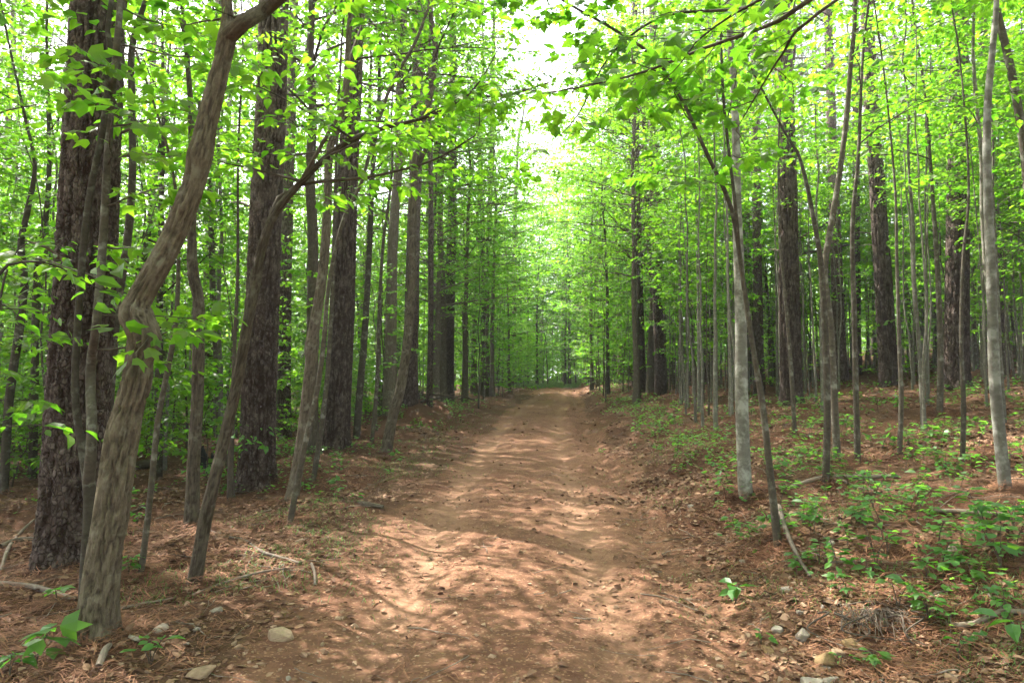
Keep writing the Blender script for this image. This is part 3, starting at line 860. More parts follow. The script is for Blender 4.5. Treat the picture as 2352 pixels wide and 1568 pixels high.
hero_tree('slim_tree', [(440, 1212, 38), (444, 1080, 32), (454, 900, 29), (456, 780, 29), (456, 690, 28), (444, 630, 28), (440, 540, 22), (444, 420, 20), (440, 300, 17), (432, 160, 13)],
          'upright furrowed tree with a kink, between crooked tree and leaning tree', bark='bark', extend=3, crown=(.5, 11, 1.5), seed=9, nseg=28, relief=.006, kind='lobed')
hero_tree('leaning_tree', [(444, 1338, 34), (470, 1200, 32), (505, 1050, 29), (542, 890, 28), (568, 745, 27), (584, 660, 28), (600, 575, 22), (632, 490, 20), (690, 420, 17), (760, 352, 15), (820, 316, 14), (890, 292, 12), (975, 270, 10), (1050, 238, 7)],
          'slim tree leaning right across the second thick pine and arching over the road', bark='bark', extend=0.6, crown=(.62, 12, 1.1), seed=10, nseg=28, relief=.005, leaf=.095,
          limbs=[[(600, 580, 16), (615, 520, 12), (640, 455, 11), (690, 425, 9), (760, 415, 8), (840, 408, 7), (930, 388, 6), (1010, 362, 5), (1090, 312, 4)],
                 [(690, 420, 10), (740, 330, 9), (790, 240, 7), (800, 150, 6), (830, 60, 5)]])
hero_tree('knotted_tree', [(668, 1150, 30), (688, 1050, 30), (704, 930, 30), (713, 840, 28), (716, 795, 36), (724, 740, 27), (742, 620, 25), (752, 480, 22), (757, 350, 20), (778, 285, 19), (796, 190, 17), (800, 100, 15), (806, 0, 13)],
          'slim brown tree with a dark knot halfway up, leaning right before the tilted pine', bark='bark', crown=(.45, 13, 1.5), seed=31, nseg=28, relief=.005)
hero_tree('slim_tree', [(664, 1205, 16), (682, 1110, 14), (705, 1000, 14), (728, 900, 13), (744, 780, 12), (757, 640, 10), (790, 500, 9), (828, 425, 9), (858, 320, 9), (895, 205, 9), (955, 95, 8), (992, 0, 7)],
          'thin stem slanting from the foot of the knotted tree', bark='bark_grey', crown=(.5, 11, 1.2), seed=32, nseg=10)
hero_tree('slim_tree', [(718, 1105, 14), (738, 980, 13), (752, 860, 12), (762, 700, 11), (768, 520, 9), (775, 300, 7)], 'second thin stem standing right behind the knotted tree', bark='bark_grey', crown=(.5, 9, 1.1), seed=33, nseg=10)
hero_tree('slim_tree', [(818, 1005, 19), (828, 880, 18), (838, 760, 17), (848, 580, 15), (856, 400, 12), (870, 230, 10)], 'straight slim tree right of the tilted pine with a greenish trunk', bark='bark_grey', crown=(.4, 12, 1.7), seed=34, nseg=12)
hero_tree('slim_tree', [(853, 1020, 11), (866, 880, 10), (870, 740, 9), (880, 560, 8), (900, 400, 6)], 'thin stem near the foot of the road-edge leaning tree', bark='bark_grey', crown=(.4, 9, 1.2), seed=35, nseg=8)
hero_tree('leaning_tree', [(886, 1038, 30), (900, 965, 27), (920, 890, 25), (936, 780, 23), (945, 650, 22), (950, 450, 21), (964, 310, 19), (988, 215, 17), (1000, 120, 15), (990, 40, 13), (985, -30, 11)],
          'slim tree leaning out at the road edge before the brush heap', bark='bark', crown=(.42, 14, 1.9), seed=36, nseg=24, relief=.005,
          limbs=[[(952, 400, 12), (985, 330, 10), (1040, 250, 8), (1100, 225, 7), (1180, 215, 5), (1260, 190, 4)]])
hero_tree('slim_tree', [(1120, 902, 17), (1117, 700, 15), (1127, 420, 13), (1130, 300, 12), (1136, 0, 9)], 'tall slender grey tree left of the road, alone where it narrows', bark='bark_grey', crown=(.4, 16, 2.2), seed=37, nseg=10, leaf=.13)
hero_tree('slim_tree', [(1180, 885, 14), (1181, 700, 12), (1183, 500, 10), (1190, 330, 8)], 'slender tree near the far left end of the road', bark='bark_grey', crown=(.35, 16, 2.4), seed=38, nseg=10, leaf=.15)
# right of the road
hero_tree('smooth_tree', [(1713, 1136, 36), (1708, 1050, 33), (1703, 900, 32), (1702, 750, 29), (1697, 600, 26), (1692, 450, 23), (1690, 300, 20), (1682, 150, 18), (1675, 60, 16), (1670, -40, 14)],
          'pale smooth-barked tree with lichen rings at the right road edge', bark='bark_smooth', crown=(.62, 10, 1.6), seed=41, nseg=24, kind='maple', leaf=.11, extend=3)
hero_tree('arching_tree', [(1788, 1250, 22), (1776, 1150, 19), (1764, 1040, 17), (1750, 920, 16), (1728, 790, 13), (1706, 640, 12), (1680, 480, 11), (1622, 350, 10), (1562, 222, 9), (1500, 130, 8), (1400, 62, 7), (1290, 0, 6)],
          'thin stem arching left across the pale smooth tree and over the road', bark='bark_grey', crown=(.6, 12, .9), seed=42, nseg=12, kind='maple', leaf=.10, extend=.8,
          limbs=[[(1700, 600, 8), (1690, 480, 8), (1672, 330, 7), (1660, 200, 7), (1655, 60, 6), (1650, -60, 5)]])
hero_tree('slim_tree', [(2310, 1122, 30), (2296, 1000, 28), (2284, 860, 26), (2277, 640, 23), (2268, 420, 20), (2268, 250, 18), (2282, 90, 15), (2290, -20, 13)],
          'furrowed pale grey tree at the right, rising from green seedlings', bark='bark_smooth', crown=(.42, 12, 1.7), seed=43, nseg=16, kind='lobed')
hero_tree('leaning_tree', [(2400, 900, 24), (2378, 620, 22), (2352, 340, 20), (2322, 160, 19), (2298, 60, 18), (2284, 0, 16), (2262, -90, 14)],
          'grey tree leaning in over the far right, crossing the furrowed pale tree', bark='bark_grey', crown=(.5, 10, 1.7), seed=44, nseg=14, kind='lobed', Y=7.5)
hero_tree('slim_tree', [(1896, 1112, 18), (1900, 960, 17), (1897, 800, 16), (1886, 610, 13), (1868, 500, 11), (1852, 420, 10), (1832, 350, 8), (1800, 300, 6)],
          'flaky slim tree by the fallen limbs, bending left above', bark='bark_grey', crown=(.5, 9, 1.4), seed=45, nseg=12)
hero_tree('slim_tree', [(1924, 1062, 19), (1915, 900, 18), (1908, 750, 17), (1894, 625, 16), (1912, 500, 15), (1928, 400, 14), (1942, 290, 13), (1954, 150, 12), (1964, 0, 10)],
          'sinuous slim tree right beside the flaky slim tree', bark='bark_grey', crown=(.5, 12, 1.7), seed=46, nseg=12)
hero_tree('slim_tree', [(2065, 1050, 13), (2070, 920, 12), (2066, 800, 10), (2060, 600, 8), (2055, 420, 6)], 'thin dark sapling in front of the left-leaning pine', bark='bark_grey', crown=(.4, 10, 1.3), seed=47, nseg=8)
hero_tree('slim_tree', [(2210, 1062, 12), (2213, 930, 12), (2208, 780, 10), (2212, 600, 8), (2225, 420, 6)], 'thin sapling in front of the stout pinkish pine', bark='bark_grey', crown=(.4, 10, 1.3), seed=48, nseg=8)
hero_tree('slim_tree', [(1970, 1060, 16), (1966, 900, 14), (1962, 720, 13), (1958, 520, 11), (1972, 350, 9)], 'slim straight tree between the sinuous tree and the leaning pine', bark='bark_grey', crown=(.4, 11, 1.5), seed=49, nseg=10)
hero_tree('slim_tree', [(1826, 1000, 12), (1820, 900, 11), (1812, 780, 10), (1800, 650, 8), (1790, 520, 6)], 'thin sapling crossing the foot of the pine with the stub', bark='bark_grey', crown=(.45, 9, 1.2), seed=50, nseg=8)
hero_tree('slim_tree', [(2158, 945, 16), (2160, 800, 14), (2152, 600, 12), (2140, 420, 9)], 'slim tree close left of the stout pinkish pine', bark='bark_grey', crown=(.4, 11, 1.6), seed=51, nseg=10)
# stems at the far left
hero_tree('slim_tree', [(10, 1100, 20), (20, 930, 20), (45, 750, 20), (55, 640, 18), (48, 560, 16), (62, 490, 14), (80, 380, 10), (60, 280, 7)], 'bent slim tree at the far left, left of the broadest pine', bark='bark_grey', crown=(.45, 10, 1.4), seed=52, nseg=12, Y=9.5)
hero_tree('slim_tree', [(75, 1090, 20), (80, 850, 18), (82, 700, 17), (88, 600, 15), (110, 450, 12), (112, 300, 9)], 'straight slim tree hidden beside the broadest pine at its left', bark='bark_grey', crown=(.45, 10, 1.4), seed=53, nseg=12, Y=11)
hero_tree('slim_tree', [(508, 1010, 18), (500, 850, 17), (490, 700, 16), (486, 560, 14), (480, 420, 11)], 'slim grey tree between the kinked tree and the second thick pine', bark='bark_grey', crown=(.4, 11, 1.6), seed=54, nseg=12, Y=13)
hero_tree('slim_tree', [(528, 1155, 18), (530, 1050, 16), (536, 900, 13), (540, 760, 10), (546, 620, 8)], 'dark thin stem at the left foot of the second thick pine', bark='twig', crown=(.5, 8, 1.1), seed=55, nseg=8)

# ------------------------------------------------------------------ near maple spray over the road, leaf by leaf
LEAFMESH = {}
def leaf_mesh(kind, var, mat):
    k = (kind, var, mat)
    if k not in LEAFMESH:
        rng = np.random.default_rng(900 + var)
        mb = MB()
        V, T = tmpl(kind)
        V = V * np.array([rng.uniform(.9, 1.12), 1, rng.uniform(.5, 1.8)])
        V[:, 2] += rng.normal(0, .02, len(V))
        mb.add(V, tris=T, tint=np.full(len(V), rng.random()))
        LEAFMESH[k] = mb.mesh('leaf', M[mat], smooth=False)
    return LEAFMESH[k]

def leaf_objects(parent, base, kind, mat, lp, ld, nr, sz, rng):
    Y = norm(ld); Z = norm(nr - Y * np.sum(nr * Y, -1, keepdims=True)); X = np.cross(Y, Z)
    for i in range(len(lp)):
        o = bpy.data.objects.new('leaf', leaf_mesh(kind, int(rng.integers(0, 6)), mat))
        m = Matrix(((X[i, 0], Y[i, 0], Z[i, 0], 0), (X[i, 1], Y[i, 1], Z[i, 1], 0), (X[i, 2], Y[i, 2], Z[i, 2], 0), (0, 0, 0, 1)))
        COL.objects.link(o); o.parent = parent
        o.matrix_local = Matrix.Translation(lp[i] - base) @ m @ Matrix.Scale(float(sz[i]), 4)

def maple_overhang():
    rng = np.random.default_rng(77)
    # a young maple standing just outside the picture on the right, its limbs reaching over the road
    b = np.array([3.35, 3.6, 0]); b[2] = gz(b[0], b[1])
    e = empty('young_maple', b, 'young maple whose big bright leaves hang over the road at the top', 'tree')
    tp = np.array([b + [0, 0, -.05], b + [-.05, .0, 1.2], b + [-.2, .1, 2.4], b + [-.35, .1, 3.3], b + [-.5, .2, 4.6], b + [-.55, .3, 6.0]])
    p2, r2 = resample(tp, [.05, .043, .038, .03, .02, .008], .15)
    mb = MB(); add_tube(mb, p2, r2, 12); mb.build('trunk', M['bark_grey'], e, offset=b)
    limbs = [([(0, 0), (1860, 0, 3.7), (1760, 60, 3.8), (1620, 110, 4.0), (1480, 165, 4.2), (1360, 195, 4.4), (1250, 215, 4.6)], .013, 9),
             ([(0, 0), (1900, -60, 3.7), (1790, -20, 3.7), (1690, 30, 3.8), (1600, 95, 3.9), (1560, 150, 4.0)], .011, 6),
             ([(0, 0), (1880, 30, 3.9), (1800, 120, 4.2), (1740, 215, 4.5), (1690, 300, 4.8)], .010, 6),
             ([(0, 0), (1850, -20, 4.2), (1700, 20, 4.6), (1520, 40, 5.0), (1400, 130, 5.4), (1330, 260, 5.8), (1270, 330, 6.0)], .012, 9)]
    LP, LD, NR, SZ = [], [], [], []
    for pts, r, nbr in limbs:
        P0 = path_at(p2, [rng.uniform(.55, .72)])[0][0]
        pl = np.array([P0] + [at(*q) for q in pts[1:]])
        p3, r3 = resample(pl, np.linspace(r * 1.3, r * .3, len(pl)), .1)
        s = np.linspace(.42, 1, nbr)
        st, tg = path_at(p3, s)
        az = np.arctan2(tg[:, 1], tg[:, 0]) + np.where(np.arange(nbr) % 2 == 0, 1, -1) * rng.uniform(.4, 1.1, nbr)
        dr = np.stack([np.cos(az), np.sin(az), rng.uniform(-.35, .1, nbr)], 1)
        P, Rb, TP, tr, lp, ld, nr, sz = grow_branches(rng, st, dr, rng.uniform(.3, .7, nbr), np.full(nbr, .0045), 3, 4, .105, up=-.1)
        lm = MB(); add_tube(lm, p3, r3, 8); wood_of(lm, P, Rb, TP, tr, None, 4, 3)
        lm.build('branch', M['twig'], e, offset=b)
        LP.append(lp); LD.append(ld - np.array([0, 0, .12])); NR.append(nr); SZ.append(sz)
    LP, LD, NR, SZ = map(np.concatenate, (LP, LD, NR, SZ))
    k = rng.permutation(len(LP))[:290]
    leaf_objects(e, b, 'maple', 'leaf', LP[k], LD[k], NR[k], np.clip(SZ[k], .07, .14), rng)
    print('maple leaves', len(LP))
maple_overhang()

# bright sprig in front of the broadest pine (leaves counted one by one)
def sprig_tree(base_uv, Y, limb, label, seed, kind='ovate', leaf=.12, mat='leaf', nb=5):
    rng = np.random.default_rng(seed)
    b = at(base_uv[0], base_uv[1], Y); b[2] = gz(b[0], b[1])
    e = empty('leafy_sapling', b, label, 'sapling')
    pl = np.array([b + [0, 0, -.04]] + [at(*q) for q in limb])
    p3, r3 = resample(pl, np.linspace(.012, .003, len(pl)), .08)
    mb = MB(); add_tube(mb, p3, r3, 8)
    s = np.linspace(.5, 1, nb); st, tg = path_at(p3, s)
    az = np.arctan2(tg[:, 1], tg[:, 0]) + np.where(np.arange(nb) % 2 == 0, 1, -1) * rng.uniform(.4, 1.2, nb)
    dr = np.stack([np.cos(az), np.sin(az), rng.uniform(-.1, .2, nb)], 1)
    P, Rb, TP, tr, lp, ld, nr, sz = grow_branches(rng, st, dr, rng.uniform(.25, .5, nb), np.full(nb, .004), 3, 4, leaf, up=0)
    wood_of(mb, P, Rb, TP, tr, None, 4, 3)
    mb.build('stem', M['twig'], e, offset=b)
    leaf_objects(e, b, kind, mat, lp, ld, nr, sz, rng)
sprig_tree((-110, 1400), 3.6, [(-60, 900, 3.6), (-20, 650, 3.6), (60, 600, 3.7), (140, 615, 3.8), (200, 650, 3.9)], 'sapling sprig with lime leaves reaching across the broadest pine', 61)
sprig_tree((-40, 1240), 5.0, [(-20, 900, 5.0), (10, 640, 5.0), (60, 560, 5.1), (130, 560, 5.2)], 'leafy sapling at the far left with drooping bright leaves', 62, nb=7)
sprig_tree((540, 1150), 9.0, [(535, 1080, 9), (530, 1030, 9), (545, 980, 9)], 'low leafy sapling at the left foot of the second thick pine', 63, leaf=.10, mat='leaf_low')
# ------------------------------------------------------------------ the forest behind
rngF = np.random.default_rng(2024)
LIB = {'under': [], 'sapling': [], 'shrub': [], 'pole': []}
for i in range(6):
    LIB['under'].append(library_tree(100 + i, [11, 12.5, 10, 13, 11.5, 9.5][i], .055 + .008 * i, 30, 2.3, [.20, .30, .16, .34, .26, .22][i], 8, 12, .118, 'lobed' if i % 2 else 'ovate', el=(0, 40)))
for i in range(6):
    LIB['sapling'].append(library_tree(200 + i, [5.5, 6.5, 4.6, 7.2, 6, 5][i], .021 + .003 * i, 18, 1.15, [.3, .38, .28, .42, .34, .2][i], 6, 8, .115, 'ovate' if i % 2 else 'lobed', wob=.35, el=(0, 30), nseg=6))
for i in range(4):
    LIB['pole'].append(library_tree(250 + i, [7.5, 8.5, 7, 9][i], .022 + .005 * i, 12, .9, [.62, .38, .66, .42][i], 6, 8, .12, 'far', wob=.3, el=(0, 40), nseg=6, bark='bark_pole'))
for i in range(4):
    LIB['shrub'].append(library_tree(300 + i, [1.9, 1.4, 2.3, 1.7][i], .011, 16, .75, .12, 5, 7, .10, 'ovate' if i % 2 else 'lobed', wob=.25, el=(5, 45), nseg=5, bark='twig'))
LIB['canopy'] = [library_tree(350 + i, [16, 18, 17, 15][i], .13 + .015 * i, 44, 3.9, [.34, .40, .46, .30][i], 10, 14, .145, 'far' if i % 2 else 'lobed', wob=.5, el=(0, 45), bark='bark', nseg=12) for i in range(4)]
PINELIB = []
for i in range(4):
    rg = np.random.default_rng(400 + i)
    H = [24, 22, 25, 21][i]
    pl, t = pine_trunk_pl(rg, H)
    rad = .16 * (1 - .8 * t)
    mb = MB(); p2, r2 = resample(pl, rad * (1 + .3 * np.exp(-pl[:, 2] / .3)), .7); add_tube(mb, p2, r2, 9)
    w, n = pine_crown(rg, pl, rad, t, 44, [.36, .42, .46, .38][i])
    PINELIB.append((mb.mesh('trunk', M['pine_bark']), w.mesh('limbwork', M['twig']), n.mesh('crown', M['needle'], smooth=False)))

placed = list(HERO_XY)
def free(x, y, dmin):
    for (a, b) in placed:
        if (a - x) ** 2 + (b - y) ** 2 < dmin * dmin: return False
    return True

def blocks_pine(x, y, wide=.15):
    """would a stem here stand right in front of one of the big pines?"""
    return any(y < py - .3 and abs(x / y - px / py) < (pr + .12) / py + (wide if px > 0 and py > 9 else .15) / y for (px, py, pr) in PINE_XY)

def plant(kind, name, x, y, label, cat, group, s, lib=None, rz=None):
    v = LIB[kind][int(rngF.integers(0, len(LIB[kind])))]
    e = empty(name, (x, y, gz(x, y) - .04), label, cat, group, rngF.uniform(0, 6.28) if rz is None else rz, s)
    for nm, me in (('trunk', v[0]), ('crown', v[1])):
        o = bpy.data.objects.new(nm, me); COL.objects.link(o); o.parent = e
    placed.append((x, y))
    return e

def scatter(kind, name, n, yr, dr, cat, labels, smin, smax, dmin, side=0, grow=1.6, fov=.80):
    """side -1 left, 1 right, 0 both of the road; dr = nearest and farthest distance from the road's middle"""
    done = tries = 0
    while done < n and tries < n * 60:
        tries += 1
        y = yr[0] + (yr[1] - yr[0]) * rngF.random() ** grow
        sd = side if side else (1 if rngF.random() < .5 else -1)
        lim = min(dr[1], fov * y + 3)
        if lim <= dr[0]: continue
        d = dr[0] + (lim - dr[0]) * rngF.random()
        x = road_x(y) + sd * d
        if not free(x, y, dmin) or blocks_pine(x, y, {'under': 1.3, 'sapling': .75}.get(kind, .2)): continue
        lab, grp = labels(x - road_x(y), y)
        plant(kind, name, x, y, lab, cat, grp, rngF.uniform(smin, smax))
        done += 1
    return done

def pine(x, y, label, group, s):
    v = PINELIB[int(rngF.integers(0, 4))]
    e = empty('pine_tree', (x, y, gz(x, y) - .05), label, 'pine', group, rngF.uniform(0, 6.28), s)
    for nm, me in zip(('trunk', 'limbwork', 'crown'), v):
        o = bpy.data.objects.new(nm, me); COL.objects.link(o); o.parent = e
        if nm == 'limbwork': o['kind'] = 'stuff'
    placed.append((x, y))

# pines of the stand, mostly on the right slope
k = tries = 0
while k < 84 and tries < 4000:
    tries += 1
    y = rngF.uniform(15, 58)
    x = road_x(y) + (rngF.uniform(4.2, .8 * y + 2) if rngF.random() < .75 else -rngF.uniform(4.5, .8 * y + 2))
    if not free(x, y, 2.3) or abs(x) > .85 * y: continue
    if x > road_x(y):
        pine(x, y, 'straight pine trunk of the stand on the right slope, half hidden by saplings' if y < 32 else 'distant straight pine in the depth of the stand on the right', 'pines deep on the right slope' if y < 32 else 'distant pines right of the road', rngF.uniform(.85, 1.2))
    else:
        pine(x, y, 'straight pine trunk behind the green thicket left of the road' if y < 32 else 'distant pine in the woods left of the road', 'pines behind the left thicket' if y < 32 else 'distant pines left of the road', rngF.uniform(.85, 1.2))
    k += 1

def lab_under(d, y):
    if d > 0:
        return ('slender leafy tree among the pines on the right slope', 'leafy trees on the right slope') if y < 28 else ('leafy tree lining the far right of the road', 'leafy trees far right of the road')
    return ('slender leafy tree in the green woods left of the road', 'leafy trees left of the road') if y < 28 else ('leafy tree lining the far left of the road', 'leafy trees far left of the road')
def lab_sap(d, y):
    if d > 0: return ('thin grey sapling with layered leaves on the right slope', 'saplings on the right slope')
    return ('thin sapling with layered leaves left of the road', 'saplings left of the road')
def lab_pole(d, y):
    if d > 0: return ('bare pole-thin sapling in the crowded right stand', 'pole saplings right of the road')
    return ('bare pole-thin sapling in the left woods', 'pole saplings left of the road')
def lab_shrub(d, y):
    if d > 0: return ('low leafy shrub on the right slope', 'shrubs right of the road')
    return ('low leafy shrub in the thicket left of the road', 'shrubs left of the road')

# tall hardwoods whose crowns meet over the road
for (x, y, s) in [(-6.2, 5.2, .95), (-9.8, 9.6, .85), (-3.7, 12.6, .8), (-4.8, 22, .95), (-3.3, 18.6, 1.12), (-3.4, 29, 1.0), (-2.0, 36, 1.0), 
                  (5.3, 26, 1.0), (6.0, 33, 1.05), (6.2, 39, 1.1), (5.6, 45, 1.1), (10, 24, 1.0), (-2.6, 23.5, .75), (-1.9, 27.5, .8), (4.4, 24, .65), (-.9, 31, .75), (-2.6, 25.5, 1.0), (-1.4, 34, 1.2), (6.2, 28, 1.0), (3.9, 21.5, .78)]:
    grp = 'tall hardwoods left of the road' if x < road_x(y) else 'tall hardwoods right of the road'
    plant('canopy', 'hardwood_tree', x, y, 'tall hardwood tree whose crown spreads over the road from the ' + ('left' if x < road_x(y) else 'right'), 'tree', grp, s)
print('under', scatter('under', 'understory_tree', 50, (8.5, 34), (3.9, 26), 'tree', lab_under, .65, 1.0, 1.5, -1, 1.1),
      scatter('under', 'understory_tree', 52, (10, 34), (4.6, 26), 'tree', lab_under, .6, .88, 1.5, 1, 1.1),
      scatter('under', 'understory_tree', 60, (20, 56), (2.3, 9), 'tree', lab_under, .8, 1.15, 1.5, 0, 1.0),
      scatter('under', 'understory_tree', 50, (34, 62), (5, 50), 'tree', lab_under, .8, 1.2, 2.0, 0, 1.0))
print('sap', scatter('sapling', 'sapling', 90, (8.5, 30), (3.4, 22), 'sapling', lab_sap, .7, 1.15, .8, -1, 1.1),
      scatter('sapling', 'sapling', 100, (9, 32), (3.0, 22), 'sapling', lab_sap, .7, 1.15, .8, 1, 1.1),
      scatter('sapling', 'sapling', 45, (22, 52), (1.9, 6), 'sapling', lab_sap, .7, 1.1, .8, 0, 1.0))
print('pole', scatter('pole', 'pole_sapling', 238, (8.5, 28), (3.2, 20), 'sapling', lab_pole, .7, 1.15, .45, 1, .9),
      scatter('pole', 'pole_sapling', 60, (11, 34), (4.5, 22), 'sapling', lab_pole, .7, 1.15, .45, -1, .9))
print('shrub', scatter('shrub', 'shrub', 45, (28, 56), (1.9, 8), 'shrub', lab_shrub, 1.1, 1.9, .6, 0, 1.0), scatter('shrub', 'shrub', 140, (9.5, 30), (4.6, 20), 'shrub', lab_shrub, .7, 1.3, .6, -1, 1.0),
      scatter('shrub', 'shrub', 55, (15, 45), (3.2, 24), 'shrub', lab_shrub, .6, 1.1, .6, 1, 1.0))
# trees closing the road where it bends away
for i in range(26):
    y = rngF.uniform(50, 58); x = road_x(y) + rngF.uniform(-9, 9)
    if abs(x - road_x(y)) < 1.2 and y < 54: continue
    plant('shrub', 'shrub', x, y, 'leafy shrub by the bright grass where the road ends', 'shrub', 'shrubs at the end of the road', rngF.uniform(1.0, 1.9))
for i in range(18):
    y = rngF.uniform(64, 78); x = road_x(y) + rngF.uniform(-11, 11)
    plant('canopy', 'hardwood_tree', x, y, 'tall leafy tree closing the view at the end of the road', 'tree', 'tall trees at the end of the road', rngF.uniform(.75, 1.25))
for i in range(22):
    y = rngF.uniform(56, 74); x = road_x(y) + rngF.uniform(-9, 9)
    plant('under', 'understory_tree', x, y, 'leafy tree closing the view at the end of the road', 'tree', 'trees at the end of the road', rngF.uniform(.8, 1.2))
# trees added beside and behind the camera, mostly unseen, to shade the road
for (x, y, s) in [(-5.6, 1.0, 1.0), (-4.4, 3.2, .95), (-7.5, 4.6, 1.1), (-9.5, 7.5, 1.1), (-3.6, -2.6, 1.0), (-8, -2, 1.15), (3.9, -1.6, .95), (4.6, 2.2, 1.0), (6.8, .6, 1.1), (5.0, -5, 1.1), (-5, -6, 1.1), (7.8, 3.4, 1.05), (-11, 3, 1.1), (9, -3, 1.1), (-2.6, -5, 1.1), (2.8, -7, 1.1), (-3.5, -10, 1.2), (0.8, -12, 1.2), (3.6, -11, 1.2)]:
    plant('under', 'understory_tree', x, y, 'leafy tree added beside the camera to shade the road', 'tree', 'shade trees added beside the camera', s)
for (x, y) in [(-7.2, 8.0), (-10.5, 11.0), (-13.5, 9.0), (7.0, 7.5), (11.5, 10.5), (-6.5, -3), (6.5, -3.5)]:
    pine(x, y, 'pine at the outer edge of the near woods', 'pines of the near woods', 1.0)

for (x, y, s) in [(-4.5, -4.5, .9), (5, -7, .95), (-5, -11, 1), (1.5, -15, 1), (8, -12, 1), (-9, -7, 1), (10, -6, 1), (6.5, -1.5, .9)]:  # added out of view to keep rear sky light off the trunks
    plant('canopy', 'hardwood_tree', x, y, 'tall hardwood tree added behind the camera to block sky light', 'tree', 'added hardwoods behind the camera', s)
for i in range(16):
    y = rngF.uniform(38, 56); x = road_x(y) + (1 if i % 2 else -1) * rngF.uniform(1.6 if y < 50 else .3, 5)
    plant('sapling', 'sapling', x, y, 'leafy sapling hanging low at the far end of the road', 'sapling', 'saplings at the end of the road', rngF.uniform(1.0, 1.5))
for i in range(12):
    y = rngF.uniform(45, 58); x = road_x(y) + (1 if i % 2 else -1) * rngF.uniform(1.3 if y < 50 else .2, 6)
    plant('under', 'understory_tree', x, y, 'leafy tree closing the view at the end of the road', 'tree', 'trees at the end of the road', rngF.uniform(1.1, 1.6))
for (x, y, s) in [(-1.2, 33, .75), (4.2, 36, .8), (5.2, 41, .9), (4.5, 60, 1.2), (7, 57, 1.1)]:
    plant('canopy', 'hardwood_tree', x, y, 'tall leafy tree leaning in over the far part of the road', 'tree', 'tall trees over the far road', s)

for i in range(26):
    y = rngF.uniform(57, 74); x = road_x(y) + rngF.uniform(-6, 6)
    plant('shrub', 'shrub', x, y, 'leafy shrub in the thicket behind the end of the road', 'shrub', 'shrubs at the end of the road', rngF.uniform(1.8, 3.0))

# the far woods read as one mass
def far_woods():
    rng = np.random.default_rng(55)
    mb = MB(); n = 480
    y = rng.uniform(60, 110, n); x = rng.uniform(-95, 95, n)
    k = 60
    lp, ld, nr, sz, tt = [], [], [], [], []
    for i in range(n):
        if abs(x[i] - road_x(y[i])) < 1.5: continue
        h = rng.uniform(9, 20); c = np.array([x[i], y[i], gz(x[i], y[i])])
        m = 290
        q = rng.normal(0, 1, (m, 3)) * np.array([2.0, 2.0, h * .28]) + np.array([0, 0, h * .45])
        q[:, 2] = np.maximum(q[:, 2], .2)
        lp.append(c + q)
        ld.append(rng.normal(0, 1, (m, 3)) * [1, 1, .4] - [0, 0, .3]); nr.append(rng.normal(0, .45, (m, 3)) + [0, 0, 1]); sz.append(rng.uniform(.4, .95, m)); tt.append(np.clip(rng.random() * .6 + rng.random(m) * .4, 0, 1))
    add_leaves(mb, 'far', np.concatenate(lp), np.concatenate(ld), np.concatenate(nr), np.concatenate(sz), np.concatenate(tt))
    o = mb.build('far_woods', M['leaf'], None, smooth=False)
    tag(o, 'far green woods closing the view behind all other trees', 'woods', kind='stuff')
far_woods()

# thin forest air
hm, hnt, hout = new_mat('haze')
hv = hnt.nodes.new('ShaderNodeVolumePrincipled')
hv.inputs['Color'].default_value = (0.95, 0.97, 1.0, 1)
hv.inputs['Density'].default_value = 0.0009
hv.inputs['Anisotropy'].default_value = 0.3
hnt.links.new(hv.outputs[0], hout.inputs['Volume'])
hb = MB()
hx, hy0, hy1, hz0, hz1 = 760, -760, 960, -4.1, 36.5
hb.add([(x, y, z) for z in (hz0, hz1) for y in (hy0, hy1) for x in (-hx, hx)], quads=[(0, 2, 3, 1), (4, 5, 7, 6), (0, 1, 5, 4), (2, 6, 7, 3), (0, 4, 6, 2), (1, 3, 7, 5)])
tag(hb.build('haze', hm, None, smooth=False), 'thin pale air between the trees', 'haze', kind='stuff')
# ------------------------------------------------------------------ the forest floor
rngG = np.random.default_rng(7)
GG = np.vectorize(gz)
def gzs(P):
    return ground_z(P[:, 0], P[:, 1])

def near_points(n, yr=(2.8, 14), fov=.82, power=2.0, dmask=None):
    out = []
    while len(out) < 1 or sum(map(len, out)) < n:
        m = n * 2
        y = yr[0] + (yr[1] - yr[0]) * rngG.random(m) ** power
        x = rngG.uniform(-1, 1, m) * (fov * y + .4)
        k = np.ones(m, bool)
        if dmask is not None:
            k = rngG.random(m) < dmask(x - road_x(y), x, y)
        out.append(np.stack([x[k], y[k]], 1))
    return np.concatenate(out)[:n]

def off_road(d, x, y):
    n = .4 * fbm(x * 1.3, y * 1.3, octaves=3, seed=44)
    return np.clip(sstep(-1.5, -2.2, d + n) + sstep(1.3, 1.9, d + n), 0, 1) * .91 + .09

